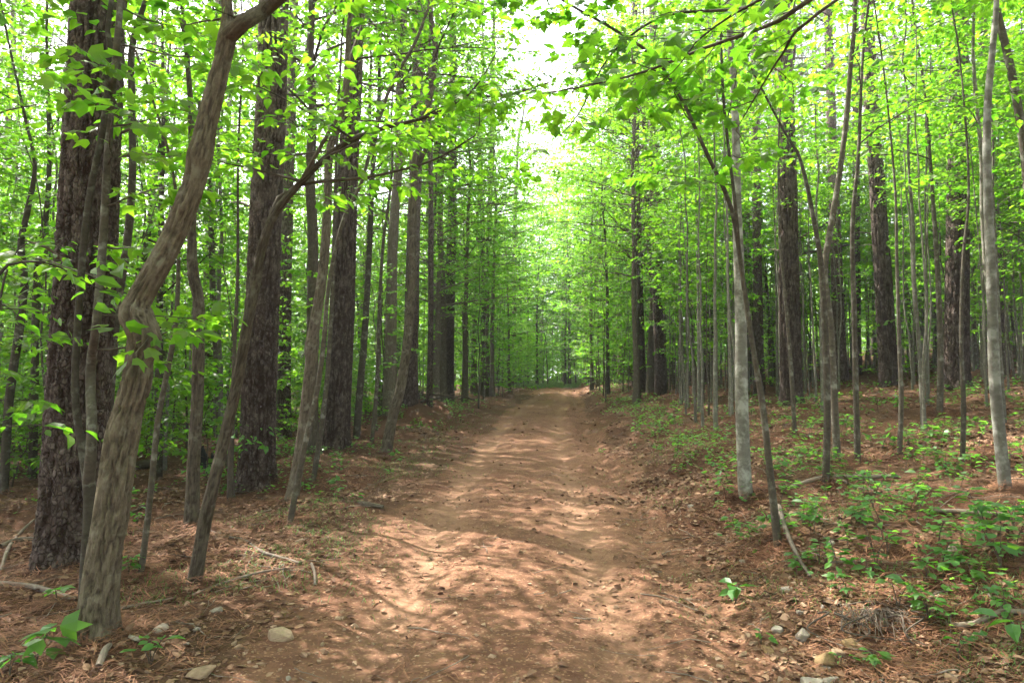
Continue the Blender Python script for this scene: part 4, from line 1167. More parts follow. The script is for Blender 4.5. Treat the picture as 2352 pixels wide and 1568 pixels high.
def pine_straw():
    n = 60000
    P = near_points(n, (2.7, 15), dmask=lambda d, x, y: off_road(d, x, y) * (.35 + .65 * sstep(-.2, .3, fbm(x * .7, y * .7, octaves=2, seed=14))))
    z = gzs(P)
    heap = np.zeros(n); k0 = 0
    for (hx, hy) in HERO_XY:        # needles gathered round the feet of the trees
        if hy > 16 or k0 > n - 700: continue
        m = 420; q = np.abs(rngG.normal(0, .16, m)); aa = rngG.uniform(0, 6.28, m)
        r0 = next((pr for (px, py, pr) in PINE_XY if px == hx and py == hy), .07)
        P[k0:k0 + m] = np.column_stack([hx + np.cos(aa) * (r0 + q), hy + np.sin(aa) * (r0 + q)])
        heap[k0:k0 + m] = .07 * np.exp(-q / .12) * rngG.random(m); k0 += m
    z = gzs(P) + heap
    base = np.column_stack([P, z + rngG.uniform(.002, .022, n)])
    a0 = 6.28 * vnoise(P[:, 0] * 1.4, P[:, 1] * 1.4, seed=18) + rngG.normal(0, .9, n)
    L = rngG.uniform(.07, .19, n); wd = rngG.uniform(.0014, .003, n) * (1 + P[:, 1] * .06)
    d = np.column_stack([np.cos(a0), np.sin(a0), rngG.normal(0, .1, n)])
    s = np.column_stack([-np.sin(a0), np.cos(a0), np.zeros(n)])
    mid = base + d * (L / 2)[:, None] + np.column_stack([np.zeros((n, 2)), rngG.uniform(0, .012, n)]) + s * rngG.normal(0, .012, (n, 1))
    end = base + d * L[:, None]
    for q in (mid, end): q[:, 2] = np.maximum(q[:, 2], gzs(q[:, :2]) + .002)
    w = s * wd[:, None]
    V = np.stack([base - w, base + w, mid + w, mid - w, end], 1).reshape(-1, 3)
    o5 = (np.arange(n) * 5)[:, None]
    mb = MB()
    mb.add(V, quads=o5 + np.array([[0, 1, 2, 3]]), tris=o5 + np.array([[3, 2, 4]]), tint=np.repeat(rngG.random(n) ** 1.4, 5))
    tag(mb.build('pine_straw', M['straw'], None, smooth=False), 'red-brown fallen pine needles over the forest floor', 'needles', kind='stuff')
pine_straw()

def leaf_litter():
    mb = MB()
    for kind, n, yr, pw in (('ovate', 11000, (2.7, 9), 1.5), ('far', 42000, (8, 42), 1.5)):
        P = near_points(n, yr, power=pw, dmask=lambda d, x, y: np.clip((.02 + off_road(d, x, y) * .7 + .8 * np.exp(-((d - 1.8) / .7) ** 2) + .35 * np.exp(-((d + 1.9) / .5) ** 2)) * (.25 + .75 * sstep(-.2, .25, fbm(x * .9, y * .9, octaves=2, seed=15))), 0, 1))
        base = np.column_stack([P, gzs(P) + rngG.uniform(.003, .02, n)])
        a = rngG.uniform(0, 6.28, n)
        ld = np.column_stack([np.cos(a), np.sin(a), rngG.normal(0, .25, n)])
        nr = rngG.normal(0, .35, (n, 3)) + np.array([0, 0, 1])
        add_leaves(mb, kind, base, ld, nr, rngG.uniform(.02, .065, n) * (1 + P[:, 1] * .03), rngG.random(n) ** 1.3)
    tag(mb.build('leaf_litter', M['dead_leaf'], None, smooth=False), 'dry tan fallen leaves strewn along the road edges', 'dead leaves', kind='stuff')
leaf_litter()

def hull(seed, n=16, flat=.55):
    import bmesh
    rg = np.random.default_rng(seed)
    bm = bmesh.new()
    p = norm(rg.normal(0, 1, (n, 3))) * rg.uniform(.75, 1.1, (n, 1)) * np.array([1, rg.uniform(.6, .95), flat * rg.uniform(.7, 1.3)])
    for q in p: bm.verts.new(q)
    bmesh.ops.convex_hull(bm, input=bm.verts)
    for v in [v for v in bm.verts if not v.link_faces]: bm.verts.remove(v)
    return bm

def hull_arrays(seed, n=9, flat=.6):
    bm = hull(seed, n, flat)
    bm.verts.index_update()
    V = np.array([v.co for v in bm.verts]); T = np.array([[v.index for v in f.verts] for f in bm.faces if len(f.verts) == 3])
    bm.free(); return V, T

def gravel():
    mb = MB()
    for var in range(8):
        V, T = hull_arrays(500 + var, 9)
        n = 1500
        P = near_points(n, (2.7, 13), power=1.9, dmask=lambda d, x, y: np.clip(.24 + 1.0 * np.exp(-((d - 1.75) / .55) ** 2) + .5 * np.exp(-((d + 2.0) / .8) ** 2), 0, 1) * (np.abs(d) < 4))
        s = rngG.lognormal(math.log(.0078), .6, n); s = np.minimum(s, .035)
        a = rngG.uniform(0, 6.28, n); c, sn = np.cos(a), np.sin(a)
        X = V[None, :, 0] * c[:, None] - V[None, :, 1] * sn[:, None]; Yv = V[None, :, 0] * sn[:, None] + V[None, :, 1] * c[:, None]
        W = np.stack([X, Yv, np.broadcast_to(V[None, :, 2], X.shape)], -1) * s[:, None, None] + np.column_stack([P, gzs(P) + s * .2])[:, None]
        F = (T[None] + (np.arange(n) * len(V))[:, None, None]).reshape(-1, 3)
        mb.add(W.reshape(-1, 3), tris=F, tint=np.repeat(rngG.random(n), len(V)))
    for var in range(6):
        V, T = hull_arrays(520 + var, 9)
        n = 260
        P = near_points(n, (2.7, 10), power=1.5, dmask=lambda d, x, y: np.exp(-((d - 1.75 - .08 * np.clip(7 - y, 0, 4)) / .4) ** 2))
        s = np.minimum(rngG.lognormal(math.log(.017), .4, n), .045); a = rngG.uniform(0, 6.28, n); c, sn = np.cos(a), np.sin(a)
        X = V[None, :, 0] * c[:, None] - V[None, :, 1] * sn[:, None]; Yv = V[None, :, 0] * sn[:, None] + V[None, :, 1] * c[:, None]
        W = np.stack([X, Yv, np.broadcast_to(V[None, :, 2], X.shape)], -1) * s[:, None, None] + np.column_stack([P, gzs(P) + s * .15])[:, None]
        mb.add(W.reshape(-1, 3), tris=(T[None] + (np.arange(n) * len(V))[:, None, None]).reshape(-1, 3), tint=np.repeat(.3 + .7 * rngG.random(n), len(V)))
    tag(mb.build('gravel', M['gravel'], None, smooth=False), 'small loose stones scattered over the dirt road and its banks', 'gravel', kind='stuff')
gravel()

def twig_litter():
    n = 900
    P = near_points(n, (2.8, 16), power=1.5, dmask=lambda d, x, y: off_road(d, x, y) * .8 + .16)
    a = rngG.uniform(0, 6.28, n); L = rngG.uniform(.1, .5, n)
    k = 5
    t = np.linspace(0, 1, k)
    X = P[:, 0:1] + np.cos(a)[:, None] * L[:, None] * t + rngG.normal(0, .012, (n, k)); Yv = P[:, 1:2] + np.sin(a)[:, None] * L[:, None] * t + rngG.normal(0, .012, (n, k))
    Z = ground_z(X.ravel(), Yv.ravel()).reshape(n, k) + rngG.uniform(.004, .025, (n, 1))
    r = rngG.uniform(.0018, .005, (n, 1)) * np.linspace(1, .4, k)
    V, q, bk = tubes(np.stack([X, Yv, Z], -1), r, 4)
    mb = MB(); mb.add(V, quads=q, bark=bk)
    tag(mb.build('twig_litter', M['deadwood'], None), 'small dead twigs lying over the ground', 'twigs', kind='stuff')
twig_litter()

def grass():
    mb = MB()
    n = 9000
    P = near_points(n, (3.0, 30), power=1.3, dmask=lambda d, x, y: np.clip(.9 * np.exp(-((d + 2.3) / .8) ** 2) + .5 * np.exp(-((d - 2.6) / .9) ** 2), 0, 1) * sstep(.02, .3, fbm(x * .8, y * .8, octaves=2, seed=19)))
    # the grassy patch where the road goes out of sight
    m = 4000
    Q = np.column_stack([rngG.uniform(-4, 4, m), rngG.uniform(46, 64, m)]); Q[:, 0] += road_x(Q[:, 1])
    P = np.vstack([P, Q]); n = len(P)
    far = P[:, 1] > 40
    b = np.column_stack([P, gzs(P) - .005])
    a = rngG.uniform(0, 6.28, n); L = rngG.uniform(.03, .11, n) * np.where(far, 5, 1); w = np.where(far, .02, .0022)
    d = np.column_stack([np.cos(a), np.sin(a), np.full(n, 1.2)]); d = norm(d)
    s = np.column_stack([-np.sin(a), np.cos(a), 0 * a]) * w[:, None]
    mid = b + d * (L * .55)[:, None]; end = b + norm(d + np.column_stack([np.cos(a), np.sin(a), -.5 + 0 * a])) * L[:, None]
    V = np.stack([b - s, b + s, mid + s, mid - s, end], 1).reshape(-1, 3); o5 = (np.arange(n) * 5)[:, None]
    mb.add(V, quads=o5 + np.array([[0, 1, 2, 3]]), tris=o5 + np.array([[3, 2, 4]]), tint=np.repeat(rngG.random(n), 5))
    tag(mb.build('grass', M['grass'], None, smooth=False), 'thin grass along the road edges and at its far end', 'grass', kind='stuff')
grass()

# rocks one can pick out
ROCK = [None] * 7
def rock_mesh(i):
    if ROCK[i] is None:
        import bmesh
        bm = hull(700 + i, 15, .6)
        bmesh.ops.bevel(bm, geom=bm.edges[:], offset=.05, segments=1, affect='EDGES')
        me = bpy.data.meshes.new('rock'); bm.to_mesh(me); bm.free()
        ROCK[i] = me
    return ROCK[i]
ROCKMAT = {}
def rock(u, v, w, mat, label, group=None, sink=.32):
    p = on_ground(u, v + w * .25)
    s = w * .72 / FPX * np.linalg.norm(p - EYE)
    i = int(rngG.integers(0, 7))
    k = (i, mat)
    if k not in ROCKMAT:
        me = rock_mesh(i).copy(); me.materials.append(M[mat]); ROCKMAT[k] = me
    o = bpy.data.objects.new('rock', ROCKMAT[k]); COL.objects.link(o)
    o.location = (p[0], p[1], p[2] + s * .45 - s * sink)
    o.rotation_euler = (rngG.normal(0, .2), rngG.normal(0, .2), rngG.uniform(0, 6.28))
    o.scale = (s, s * rngG.uniform(.8, 1.05), s * rngG.uniform(.7, 1.0))
    return tag(o, label, 'rock', group)
rock(460, 1538, 54, 'rock_tan', 'pale tan rock standing out on the dirt below the crooked tree')
rock(645, 1452, 52, 'rock_tan', 'flat tan rock half buried at the left edge of the road', sink=.5)
rock(372, 1442, 30, 'rock_grey', 'whitish rock right of the crooked tree foot')
rock(345, 1430, 26, 'rock_tan', 'small tan rock touching the whitish rock by the crooked tree')
rock(310, 1465, 24, 'rock_grey', 'grey rock close to the crooked tree foot')
rock(497, 1392, 26, 'rock_grey', 'grey rock with a pale tip among straw left of the road')
rock(655, 1278, 22, 'rock_tan', 'small upright tan rock at the tip of the pale fallen branch')
rock(690, 1240, 20, 'rock_tan', 'small tan rock near the thin grass left of the road')
rock(1783, 1440, 34, 'rock_grey', 'square grey-tan rock highest of the right roadside rocks')
rock(1842, 1458, 34, 'rock_grey', 'whitest rock with a notch on the right bank')
rock(1958, 1476, 38, 'rock_yellow', 'orange-tan pentagonal rock below the root hollow')
rock(1890, 1508, 52, 'rock_yellow', 'long flat ochre rock on the right bank')
rock(1922, 1496, 34, 'rock_tan', 'rounded pale rock lying against the long ochre rock')
rock(1985, 1510, 38, 'rock_yellow', 'ochre rock under the pentagonal rock')
rock(1892, 1528, 22, 'rock_grey', 'small white rock in front of the long ochre rock')
rock(1765, 1490, 26, 'rock_yellow', 'dull yellow rock with a sprig before it on the right bank')
rock(1800, 1490, 20, 'rock_tan', 'narrow upright brown rock between grey and yellow rocks')
rock(1860, 1560, 44, 'rock_grey', 'broad grey rock at the bottom of the right bank')
rock(1905, 1558, 28, 'rock_grey', 'pale rock right of the broad grey rock at the bottom')
rock(1810, 1352, 26, 'rock_grey', 'grey rock above the square rock by the leafy seedling')
rock(1706, 1500, 22, 'rock_tan', 'reddish tan rock at the edge of the wheel track')
rock(2190, 1255, 26, 'rock_grey', 'lone white rock among the seedlings on the slope')
rock(1648, 1225, 20, 'rock_tan', 'tan rock on the bank before the arching stem')
for i in range(46):
    if i % 3:
        u, v = rngG.uniform(1480, 1980), rngG.uniform(1160, 1560)
        if u < 1480 + (v - 1160) * .55: continue
        lab, grp = 'small angular tan stone on the rubble of the right bank', 'small stones on the right bank'
    else:
        u, v = rngG.uniform(260, 760), rngG.uniform(1360, 1560)
        lab, grp = 'small stone on the dirt left of the road', 'small stones left of the road'
    rock(u, v, rngG.uniform(9, 20), ['rock_tan', 'rock_grey', 'rock_tan', 'rock_yellow'][i % 4], lab, grp)

# fallen branches and logs
def fallen(name, pts, label, mat='deadwood', forks=(), lift=.0, cat='branch'):
    P = [on_ground(u, v) for (u, v, w) in pts]
    r = [w / 2 / FPX * np.linalg.norm(p - EYE) for p, (u, v, w) in zip(P, pts)]
    P = np.array(P); P[:, 2] += np.array(r) * .7 + lift
    P[1:-1, 2] += rngG.uniform(0, .02, max(0, len(P) - 2))
    c = P[0].copy()
    e = empty(name, c, label, cat)
    p2, r2 = resample(P, r, .05)
    r2 = r2 * (1 + .12 * vnoise(np.arange(len(r2)) * .45, 0 * r2, seed=3))
    mb = MB(); add_tube(mb, p2, r2, 8); mb.build('stem', M[mat], e, offset=c)
    for f in forks:
        Q = np.array([on_ground(u, v) for (u, v, w) in f]); rr = [w / 2 / FPX * np.linalg.norm(p - EYE) for p, (u, v, w) in zip(Q, f)]
        Q[:, 2] += np.array(rr) + lift
        q2, r3 = resample(Q, rr, .05)
        fb = MB(); add_tube(fb, q2, r3, 6); fb.build('twig', M[mat], e, offset=c)
    return e
fallen('fallen_branch', [(690, 1300, 9), (640, 1288, 8), (600, 1272, 6), (560, 1242, 5), (530, 1235, 4), (480, 1222, 3)], 'pale forked fallen branch left of the road by the leaning tree', forks=[[(590, 1266, 4), (565, 1280, 3), (545, 1278, 2)], [(600, 1272, 4), (575, 1290, 3), (560, 1320, 2)]])
fallen('fallen_branch', [(440, 1370, 6), (520, 1342, 5), (600, 1325, 4), (680, 1305, 3)], 'long thin fallen branch below the pale forked one')
fallen('fallen_branch', [(0, 1344, 10), (80, 1352, 10), (150, 1372, 9), (175, 1382, 7)], 'grey branch lying at the left under the broadest pine')
fallen('fallen_branch', [(2, 1312, 6), (20, 1265, 6), (50, 1225, 5), (78, 1196, 3)], 'bleached thin branch at the far left edge')
fallen('log', [(0, 1262, 12), (40, 1245, 12), (90, 1240, 10)], 'dark rotting log at the far left edge', 'bark', cat='log')
fallen('fallen_branch', [(262, 1405, 5), (330, 1390, 5), (400, 1375, 4)], 'thin dark branch right of the crooked tree foot')
fallen('log', [(285, 1085, 16), (330, 1078, 18), (380, 1072, 14)], 'dark mossy log in the woods behind the crooked tree', 'bark', cat='log')
fallen('fallen_branch', [(285, 1185, 8), (310, 1178, 7), (332, 1165, 5)], 'short dark branch on the needles behind the crooked tree', 'bark')
fallen('fallen_branch', [(795, 1150, 4), (840, 1160, 9), (880, 1168, 9)], 'short stick lying left of the road', 'bark')
fallen('log', [(1812, 1118, 7), (1890, 1108, 10), (1990, 1100, 9), (2062, 1096, 7)], 'pale fallen log behind the flaky slim tree', cat='log', forks=[[(1930, 1105, 7), (1965, 1122, 7), (2010, 1128, 6)]])
fallen('log', [(2140, 1176, 8), (2230, 1182, 9), (2305, 1182, 8)], 'straight pale log on the right slope among seedlings', cat='log')
fallen('fallen_branch', [(2185, 1444, 11), (2240, 1432, 11), (2300, 1418, 10), (2360, 1412, 9)], 'brown branch at the lower right, ending at the edge')
fallen('broken_branch', [(1788, 1180, 13), (1800, 1225, 11), (1820, 1275, 9), (1840, 1310, 7), (1862, 1345, 5)], 'broken branch hanging from the arching stem down the bank', lift=.05)
fallen('fallen_branch', [(2255, 1350, 5), (2300, 1410, 5), (2330, 1445, 4)], 'thin dark stick among the lower right seedlings', 'bark')
fallen('fallen_branch', [(1900, 1295, 5), (1960, 1292, 5), (2030, 1290, 4)], 'thin dead branch under the seedlings on the right')
fallen('fallen_branch', [(2120, 1395, 7), (2150, 1370, 6), (2185, 1352, 4)], 'short curved stick on the straw at the right')
fallen('fallen_branch', [(226, 1540, 14), (240, 1510, 13), (252, 1482, 9)], 'weathered stub lying at the lower left below the crooked tree')
fallen('fallen_branch', [(715, 1300, 7), (722, 1320, 6), (724, 1345, 5)], 'short curved stick right of the pale forked branch')

def stump():
    p = on_ground(472, 1075)
    e = empty('burnt_stump', p, 'small burnt black stump beyond the leaning tree', 'stump')
    mb = MB(); pl = np.array([p + [.0, 0, -.05], p + [-.02, 0, .12], p + [-.06, 0, .26], p + [-.05, 0, .36]])
    p2, r2 = resample(pl, [.10, .075, .05, .012], .03)
    add_tube(mb, p2, r2, 10); mb.build('stem', M['char'], e, offset=p)
    mb = MB(); pl = np.array([p + [.02, 0, .0], p + [.10, .02, .12], p + [.09, .02, .24]])
    p2, r2 = resample(pl, [.06, .04, .008], .03); add_tube(mb, p2, r2, 8); mb.build('splinter', M['char'], e, offset=p)
stump()

# hollow with bent grass and roots in the right bank
def root_clump():
    c = on_ground(2020, 1430)
    e = empty('root_clump', c, 'matted clump of dead grass and roots hanging over the right bank hollow', 'root clump')
    rg = np.random.default_rng(66)
    n, k = 120, 6
    a = rg.normal(-1.5, .55, n); t = np.linspace(0, 1, k)
    L = rg.uniform(.07, .20, n)
    st = c + np.column_stack([rg.normal(0, .13, n), rg.normal(.06, .05, n), rg.uniform(.01, .05, n)])
    P = st[:, None] + np.stack([np.cos(a)[:, None] * L[:, None] * t, np.sin(a)[:, None] * L[:, None] * t, .05 * np.sin(t * 3.0)[None] * rg.uniform(.4, 1.1, (n, 1)) - .05 * t[None] ** 2], -1)
    P[..., 2] = np.maximum(P[..., 2], ground_z(P[..., 0].ravel(), P[..., 1].ravel()).reshape(n, k) + .004)
    V, q, bk = tubes(P, np.full((n, k), .0022), 3)
    mb = MB(); mb.add(V, quads=q, bark=bk); mb.build('dead_grass', M['deadwood'], e, offset=c, kind='stuff')
    for i in range(5):
        s = c + np.array([-.35 + .12 * i, -.02 * i, .05]); pl = np.array([s, s + [rg.normal(0, .08), -.08, .03], s + [rg.normal(0, .12), -.18, -.02], s + [rg.normal(0, .15), -.25, -.06]])
        pl[:, 2] = np.maximum(pl[:, 2], [gz(*q[:2]) + .01 for q in pl])
        p2, r2 = resample(pl, [.006, .005, .004, .002], .03); m2 = MB(); add_tube(m2, p2, r2, 6); m2.build('root', M['twig'], e, offset=c)
root_clump()

# seedlings: near ones leaf by leaf, small ones as single meshes
def seedling_parts(rng, h, nl, leaf, kind):
    stem = MB(); L = [[], [], [], []]
    ns = rng.integers(1, 4)
    for s in range(ns):
        a = rng.uniform(0, 6.28); hh = h * rng.uniform(.6, 1.1)
        d = np.array([math.cos(a), math.sin(a), 0]) * hh * rng.uniform(.1, .5)
        pl = np.array([[0, 0, -.02], d * .3 + [0, 0, hh * .5], d + [0, 0, hh]])
        p2, r2 = resample(pl, [.004, .003, .002], .04); add_tube(stem, p2, r2, 4)
        k = max(3, nl // ns)
        ss = np.concatenate([rng.uniform(.45, 1, k - 3), [1, 1, 1]])
        P, tg = path_at(p2, ss)
        an = np.arange(k) * 2.1 + rng.uniform(-.4, .4, k)
        pet = rng.uniform(.01, .05, k)
        ld = np.stack([np.cos(an), np.sin(an), rng.uniform(-.35, .25, k)], 1)
        tip = P + ld * pet[:, None]
        V, q, bk = tubes(np.stack([P, tip], 1), np.full((k, 2), .0014), 3); stem.add(V, quads=q, bark=bk)
        L[0].append(tip); L[1].append(ld); L[2].append(rng.normal(0, .3, (k, 3)) + [0, 0, 1]); L[3].append(leaf * rng.uniform(.6, 1.2, k))
    return stem, [np.concatenate(x) for x in L]

def big_seedling(u, v, h, nl, leaf, label, seed, kind='ovate', group=None):
    rng = np.random.default_rng(seed)
    p = on_ground(u, v)
    stem, (lp, ld, nr, sz) = seedling_parts(rng, h, nl, leaf, kind)
    e = empty('seedling', p, label, 'seedling', group)
    stem.build('stem', M['twig'], e)
    leaf_objects(e, np.zeros(3), kind, 'leaf_low', lp, ld, nr, sz, rng)
    return e
NEAR = [
    (80, 1535, .24, 9, .17, 'large-leaved seedling in the lower left corner'),
    (20, 1560, .16, 12, .09, 'low leafy plant under the large-leaved seedling'),
    (295, 1325, .22, 22, .075, 'bright bushy seedling between crooked tree and thin dark sapling'),
    (345, 1530, .12, 5, .08, 'two-leaved seedling below the crooked tree'),
    (130, 1385, .10, 4, .09, 'small lime sprout left of the crooked tree foot'),
    (1688, 1385, .17, 9, .12, 'dark green seedling alone at the right edge of the road'),
    (1748, 1478, .07, 5, .06, 'tiny sprout among the right roadside rocks'),
    (2062, 1398, .20, 9, .12, 'broad-leaved bright seedling right of the root clump'),
    (2135, 1440, .18, 16, .08, 'trailing seedling with rounded leaves beside the brown branch'),
    (2345, 1478, .18, 6, .12, 'bright leaf pair at the lower right edge'),
    (1995, 1330, .16, 10, .08, 'seedling left of the bright lower right patch'),
    (2130, 1335, .20, 14, .07, 'bushy small-leaved seedling on the right straw'),
    (2300, 1310, .25, 14, .10, 'tall leafy seedling at the right near the dark stick'),
    (2330, 1225, .25, 14, .10, 'seedling with wide leaves at the right edge'),
    (1870, 1230, .3, 24, .06, 'feathery bush under the flaky slim tree'),
    (2005, 1165, .28, 14, .10, 'pale lime seedling beside the fallen log'),
    (1985, 1195, .22, 12, .08, 'yellowish seedling just before the fallen log'),
    (1760, 1090, .3, 14, .09, 'seedling right of the pale smooth tree foot'),
    (1650, 1110, .3, 16, .08, 'seedling left of the pale smooth tree foot'),
    (1700, 925, .2, 5, .12, 'sprout leaves on the side of the pale smooth tree'),
    (2110, 1175, .2, 12, .09, 'seedling in front of the straight pale log'),
    (2260, 1230, .22, 12, .09, 'seedling just below the right end of the straight log'),
    (2040, 1270, .2, 12, .07, 'delicate seedling between the log and the root clump'),
    (1930, 1535, .08, 6, .05, 'tiny sprout at the bottom by the broad grey rock'),
    (2010, 1540, .10, 6, .07, 'small sprout at the bottom right of the rocks'),
    (2200, 1520, .16, 14, .05, 'ferny sprout at the lower right'),
    (700, 1128, .16, 10, .09, 'seedling right of the knotted tree foot'),
    (820, 1150, .10, 6, .08, 'small sprout at the left of the road'),
    (1380, 1045, .2, 16, .05, 'grassy weed at the right edge of the wheel track'),
]
for i, (u, v, h, nl, lf, lab) in enumerate(NEAR):
    big_seedling(u, v, h, nl, lf, lab, 800 + i, 'ovate' if i % 4 else 'lobed')

SEED = []
for i in range(8):
    rg = np.random.default_rng(600 + i)
    st, (lp, ld, nr, sz) = seedling_parts(rg, [.18, .28, .14, .35, .22, .12, .3, .2][i], [10, 16, 8, 20, 12, 7, 18, 14][i], [.09, .085, .08, .09, .075, .07, .08, .1][i], 'ovate')
    lm = MB(); add_leaves(lm, 'ovate' if i % 2 else 'lobed', lp, ld, nr, sz, rg.random(len(lp)))
    SEED.append((st.mesh('stem', M['twig']), lm.mesh('leaves', M['leaf_low'], smooth=False)))
cnt = 0
def seed_at(x, y, lab, grp):
    v = SEED[int(rngG.integers(0, 8))]
    e = empty('seedling', (x, y, gz(x, y)), lab, 'seedling', grp, rngG.uniform(0, 6.28), rngG.uniform(.5, 1.15))
    for nm, me in (('stem', v[0]), ('leaves', v[1])):
        o = bpy.data.objects.new(nm, me); COL.objects.link(o); o.parent = e
        if nm == 'leaves': o['kind'] = 'stuff'
tries = 0
while cnt < 180 and tries < 20000:
    tries += 1
    u, v = rngG.uniform(1400, 2352), 915 + 520 * rngG.random() ** 1.35
    edge = 1400 + max(0, v - 940) * .95
    if u < edge or rngG.random() > .25 + .9 * sstep(-.15, .3, np.array(fbm(np.array([u / 130]), np.array([v / 45]), octaves=2, seed=71)))[0]: continue
    p = on_ground(u, v)
    seed_at(p[0], p[1], 'green seedling scattered over the needles right of the road', 'seedlings on the right slope')
    cnt += 1
cnt = 0
while cnt < 70:
    y = rngG.uniform(6, 26); x = road_x(y) - rngG.uniform(1.9, 5.5)
    if vnoise(np.array([x * .8]), np.array([y * .5]), seed=81)[0] < -.05: continue
    seed_at(x, y, 'green seedling along the left edge of the road', 'seedlings left of the road'); cnt += 1
# ground cover on the brush heap
rg = np.random.default_rng(5)
for i in range(14):
    y = 19.5 + rg.normal(0, 1.3); x = -3.2 + road_x(y) + rg.normal(0, .7)
    seed_at(x, y, 'green plant growing on the brush heap left of the road', 'plants on the brush heap')


def ground_cover():
    n = 20000
    def mask(d, x, y):
        a = sstep(1.7, 2.4, d) * (.55 + .9 * np.exp(-((d - 2.9) / .9) ** 2)) * sstep(.02, .30, fbm(x * 1.5, y * 1.5, octaves=3, seed=71)) * (.3 + .7 * sstep(5, 11, y))
        b = sstep(2.0, 2.8, -d) * sstep(.02, .3, fbm(x * .7, y * .7, octaves=3, seed=72)) * sstep(8, 11, y)
        return np.clip(a + b, 0, 1)
    P = near_points(n, (3.2, 40), power=1.5, dmask=mask)
    base = np.column_stack([P, gzs(P) + rngG.uniform(.01, .16, n)])
    a = rngG.uniform(0, 6.28, n)
    ld = np.column_stack([np.cos(a), np.sin(a), rngG.normal(-.1, .2, n)])
    mb = MB(); add_leaves(mb, 'far', base, ld, rngG.normal(0, .35, (n, 3)) + np.array([0, 0, 1]), rngG.uniform(.025, .06, n) * (1 + P[:, 1] * .035), rngG.random(n))
    tag(mb.build('ground_cover', M['leaf_low'], None, smooth=False), 'patches of small green leaves covering the banks', 'ground cover', kind='stuff')
ground_cover()

def brush_heap():
    c = np.array([road_x(20) - 3.1, 20, 0.0]); c[2] = gz(c[0], c[1])
    e = empty('brush_heap', c, 'dark heap of dead sticks and roots overgrown with green, left of the road', 'brush heap')
    rg = np.random.default_rng(9)
    for i in range(22):
        a = rg.uniform(0, 6.28); L = rg.uniform(.5, 1.6); q = c + np.array([rg.normal(0, .6), rg.normal(0, .7), 0])
        t = np.linspace(-.5, .5, 6)[:, None]
        pl = q + np.array([math.cos(a), math.sin(a), rg.normal(0, .12)]) * t * L + rg.normal(0, .03, (6, 3))
        pl[:, 2] += np.maximum(ground_z(pl[:, 0], pl[:, 1]) - c[2], 0) + rg.uniform(.02, .22)
        mb = MB(); add_tube(mb, pl, rg.uniform(.012, .04) * np.linspace(1, .4, 6), 6)
        mb.build('stick', M['twig' if i % 3 else 'deadwood'], e, offset=c)
brush_heap()
import time
print('objects', len(bpy.data.objects), 'tris', sum(sum(len(p.vertices) - 2 for p in m.polygons) if False else len(m.loops) - 2 * len(m.polygons) for m in bpy.data.meshes))

# ------------------------------------------------------------------ a label of its own for every repeat in view
def proj(p):
    d = np.array(p) - EYE
    f = d[1] * CP + d[2] * SP
    if f < .3: return None
    return 1176 + FPX * d[0] / f, 784 - FPX * (-d[1] * SP + d[2] * CP) / f

ANCHOR = [(168, 'the broadest pine'), (218, 'the crooked tree'), (440, 'the kinked tree'), (588, 'the second pine'), (668, 'the knotted tree'), (772, 'the tilted pine'),
          (886, 'the road-edge tree'), (940, 'the heap pine'), (1030, 'the flaking pine'), (1290, 'the road end'), (1517, 'the pale pine'), (1713, 'the smooth tree'), (1818, 'the stub pine'),
          (1905, 'the flaky tree'), (2043, 'the leaning pine'), (2196, 'the pinkish pine'), (2310, 'the furrowed tree')]
ROCKREF = [(460, 1538, 'the pale tan rock'), (645, 1452, 'the flat tan rock'), (1783, 1440, 'the square rock'), (1842, 1458, 'the notched white rock'), (1958, 1476, 'the pentagonal rock'), (1890, 1508, 'the long ochre rock'),
           (1688, 1385, 'the road-edge seedling'), (1648, 1225, 'the arching stem'), (1860, 1560, 'the broad grey rock'), (372, 1442, 'the crooked tree'), (690, 1300, 'the pale forked branch')]
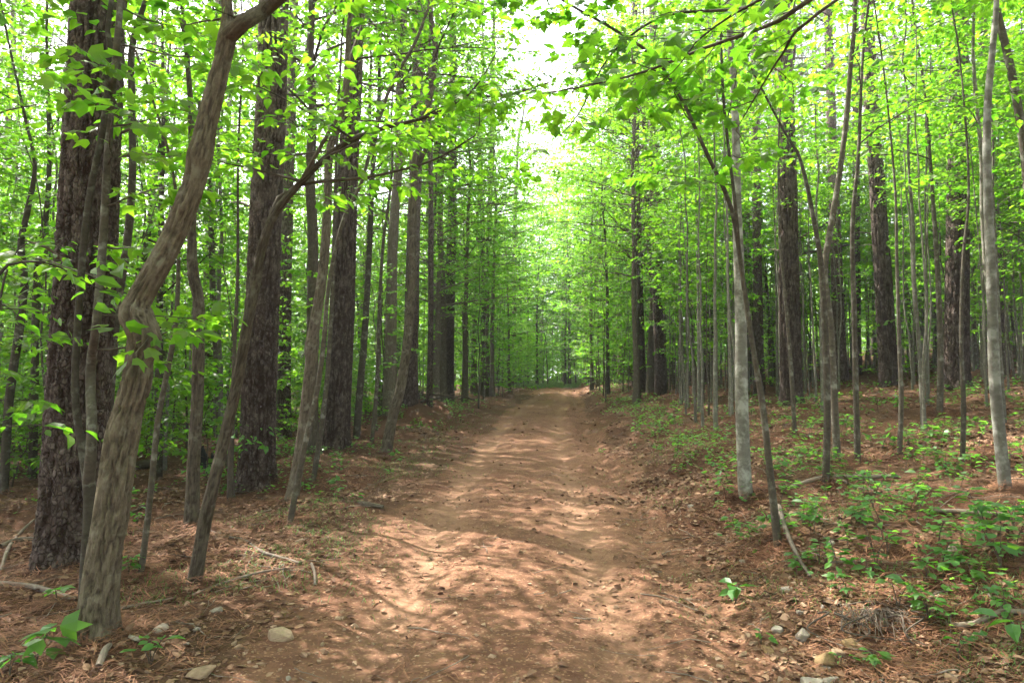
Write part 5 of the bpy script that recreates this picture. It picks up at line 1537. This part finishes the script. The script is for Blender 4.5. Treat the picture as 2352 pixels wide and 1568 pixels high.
SEEDREF = [(1890, 1108, 'the pale fallen log'), (2230, 1180, 'the straight pale log'), (2270, 1425, 'the lower right branch'), (2020, 1430, 'the root clump'), (1688, 1385, 'the lone road-edge seedling'), (1830, 1290, 'the hanging broken branch'),
           (1713, 1136, 'the pale smooth tree'), (1900, 1112, 'the flaky slim tree'), (2310, 1122, 'the furrowed grey tree'), (2043, 885, 'the leaning pine'), (2196, 890, 'the stout pinkish pine'), (1818, 930, 'the pine with the stub'),
           (1517, 905, 'the pale barked pine'), (668, 1150, 'the knotted tree'), (772, 1030, 'the tilted pine'), (886, 1035, 'the road-edge leaning tree'), (960, 950, 'the brush heap'), (1030, 925, 'the flaking pine'), (588, 1112, 'the second thick pine')]
ORD = 'first second third fourth fifth sixth seventh eighth ninth tenth eleventh twelfth thirteenth fourteenth fifteenth'.split()
def ordinal(i):
    return ORD[i] if i < len(ORD) else f"{i + 1}{ {1: 'st', 2: 'nd', 3: 'rd'}.get((i + 1) % 10, 'th') if (i + 1) // 10 % 10 != 1 else 'th'}"
WHAT = {'sapling': 'leafy sapling', 'pole_sapling': 'pole-thin sapling', 'understory_tree': 'slender leafy tree', 'shrub': 'leafy shrub', 'pine_tree': 'straight pine', 'hardwood_tree': 'tall hardwood'}
tops = [o for o in bpy.data.objects if o.parent is None and o.get('category') and o.get('group')]
bins = {}
for o in tops:
    st = o.name.split('.')[0]
    p = proj(o.location)
    if p is None: continue
    if st in WHAT and o['group'] != 'pines':
        y = o.location.y
        far = 'near' if y < 15 else ('middle-distance' if y < 26 else 'distant')
        k = sum(1 for a in ANCHOR if a[0] < p[0])
        bins.setdefault((st, far, k), []).append((p[0], o))
    elif st in ('rock', 'seedling'):
        d, n = min((math.hypot(q[0] - p[0], (q[1] - p[1]) * 1.6), q[2]) for q in (ROCKREF if st == 'rock' else SEEDREF))
        bins.setdefault((st, n, o.data.materials[0].name.split('_')[0] if st == 'rock' else None), []).append((d, o))
for (st, a, k), lst in bins.items():
    lst.sort(key=lambda t: t[0])
    for i, (_, o) in enumerate(lst):
        if st in WHAT:
            if k == 0: where = f'left of {ANCHOR[0][1]}'
            elif k == len(ANCHOR): where = f'right of {ANCHOR[-1][1]}'
            else: where = f'between {ANCHOR[k - 1][1]} and {ANCHOR[k][1]}'
            tail = '' if len(lst) == 1 else f', {ordinal(i)} from left'
            o['label'] = f'{a} {WHAT[st]} {where}{tail}'
        else:
            what = f'small {k} stone' if st == 'rock' else 'small green seedling'
            near = 'nearest' if i == 0 else f'{ordinal(i)} nearest'
            o['label'] = f'{what} {near} to {a}'
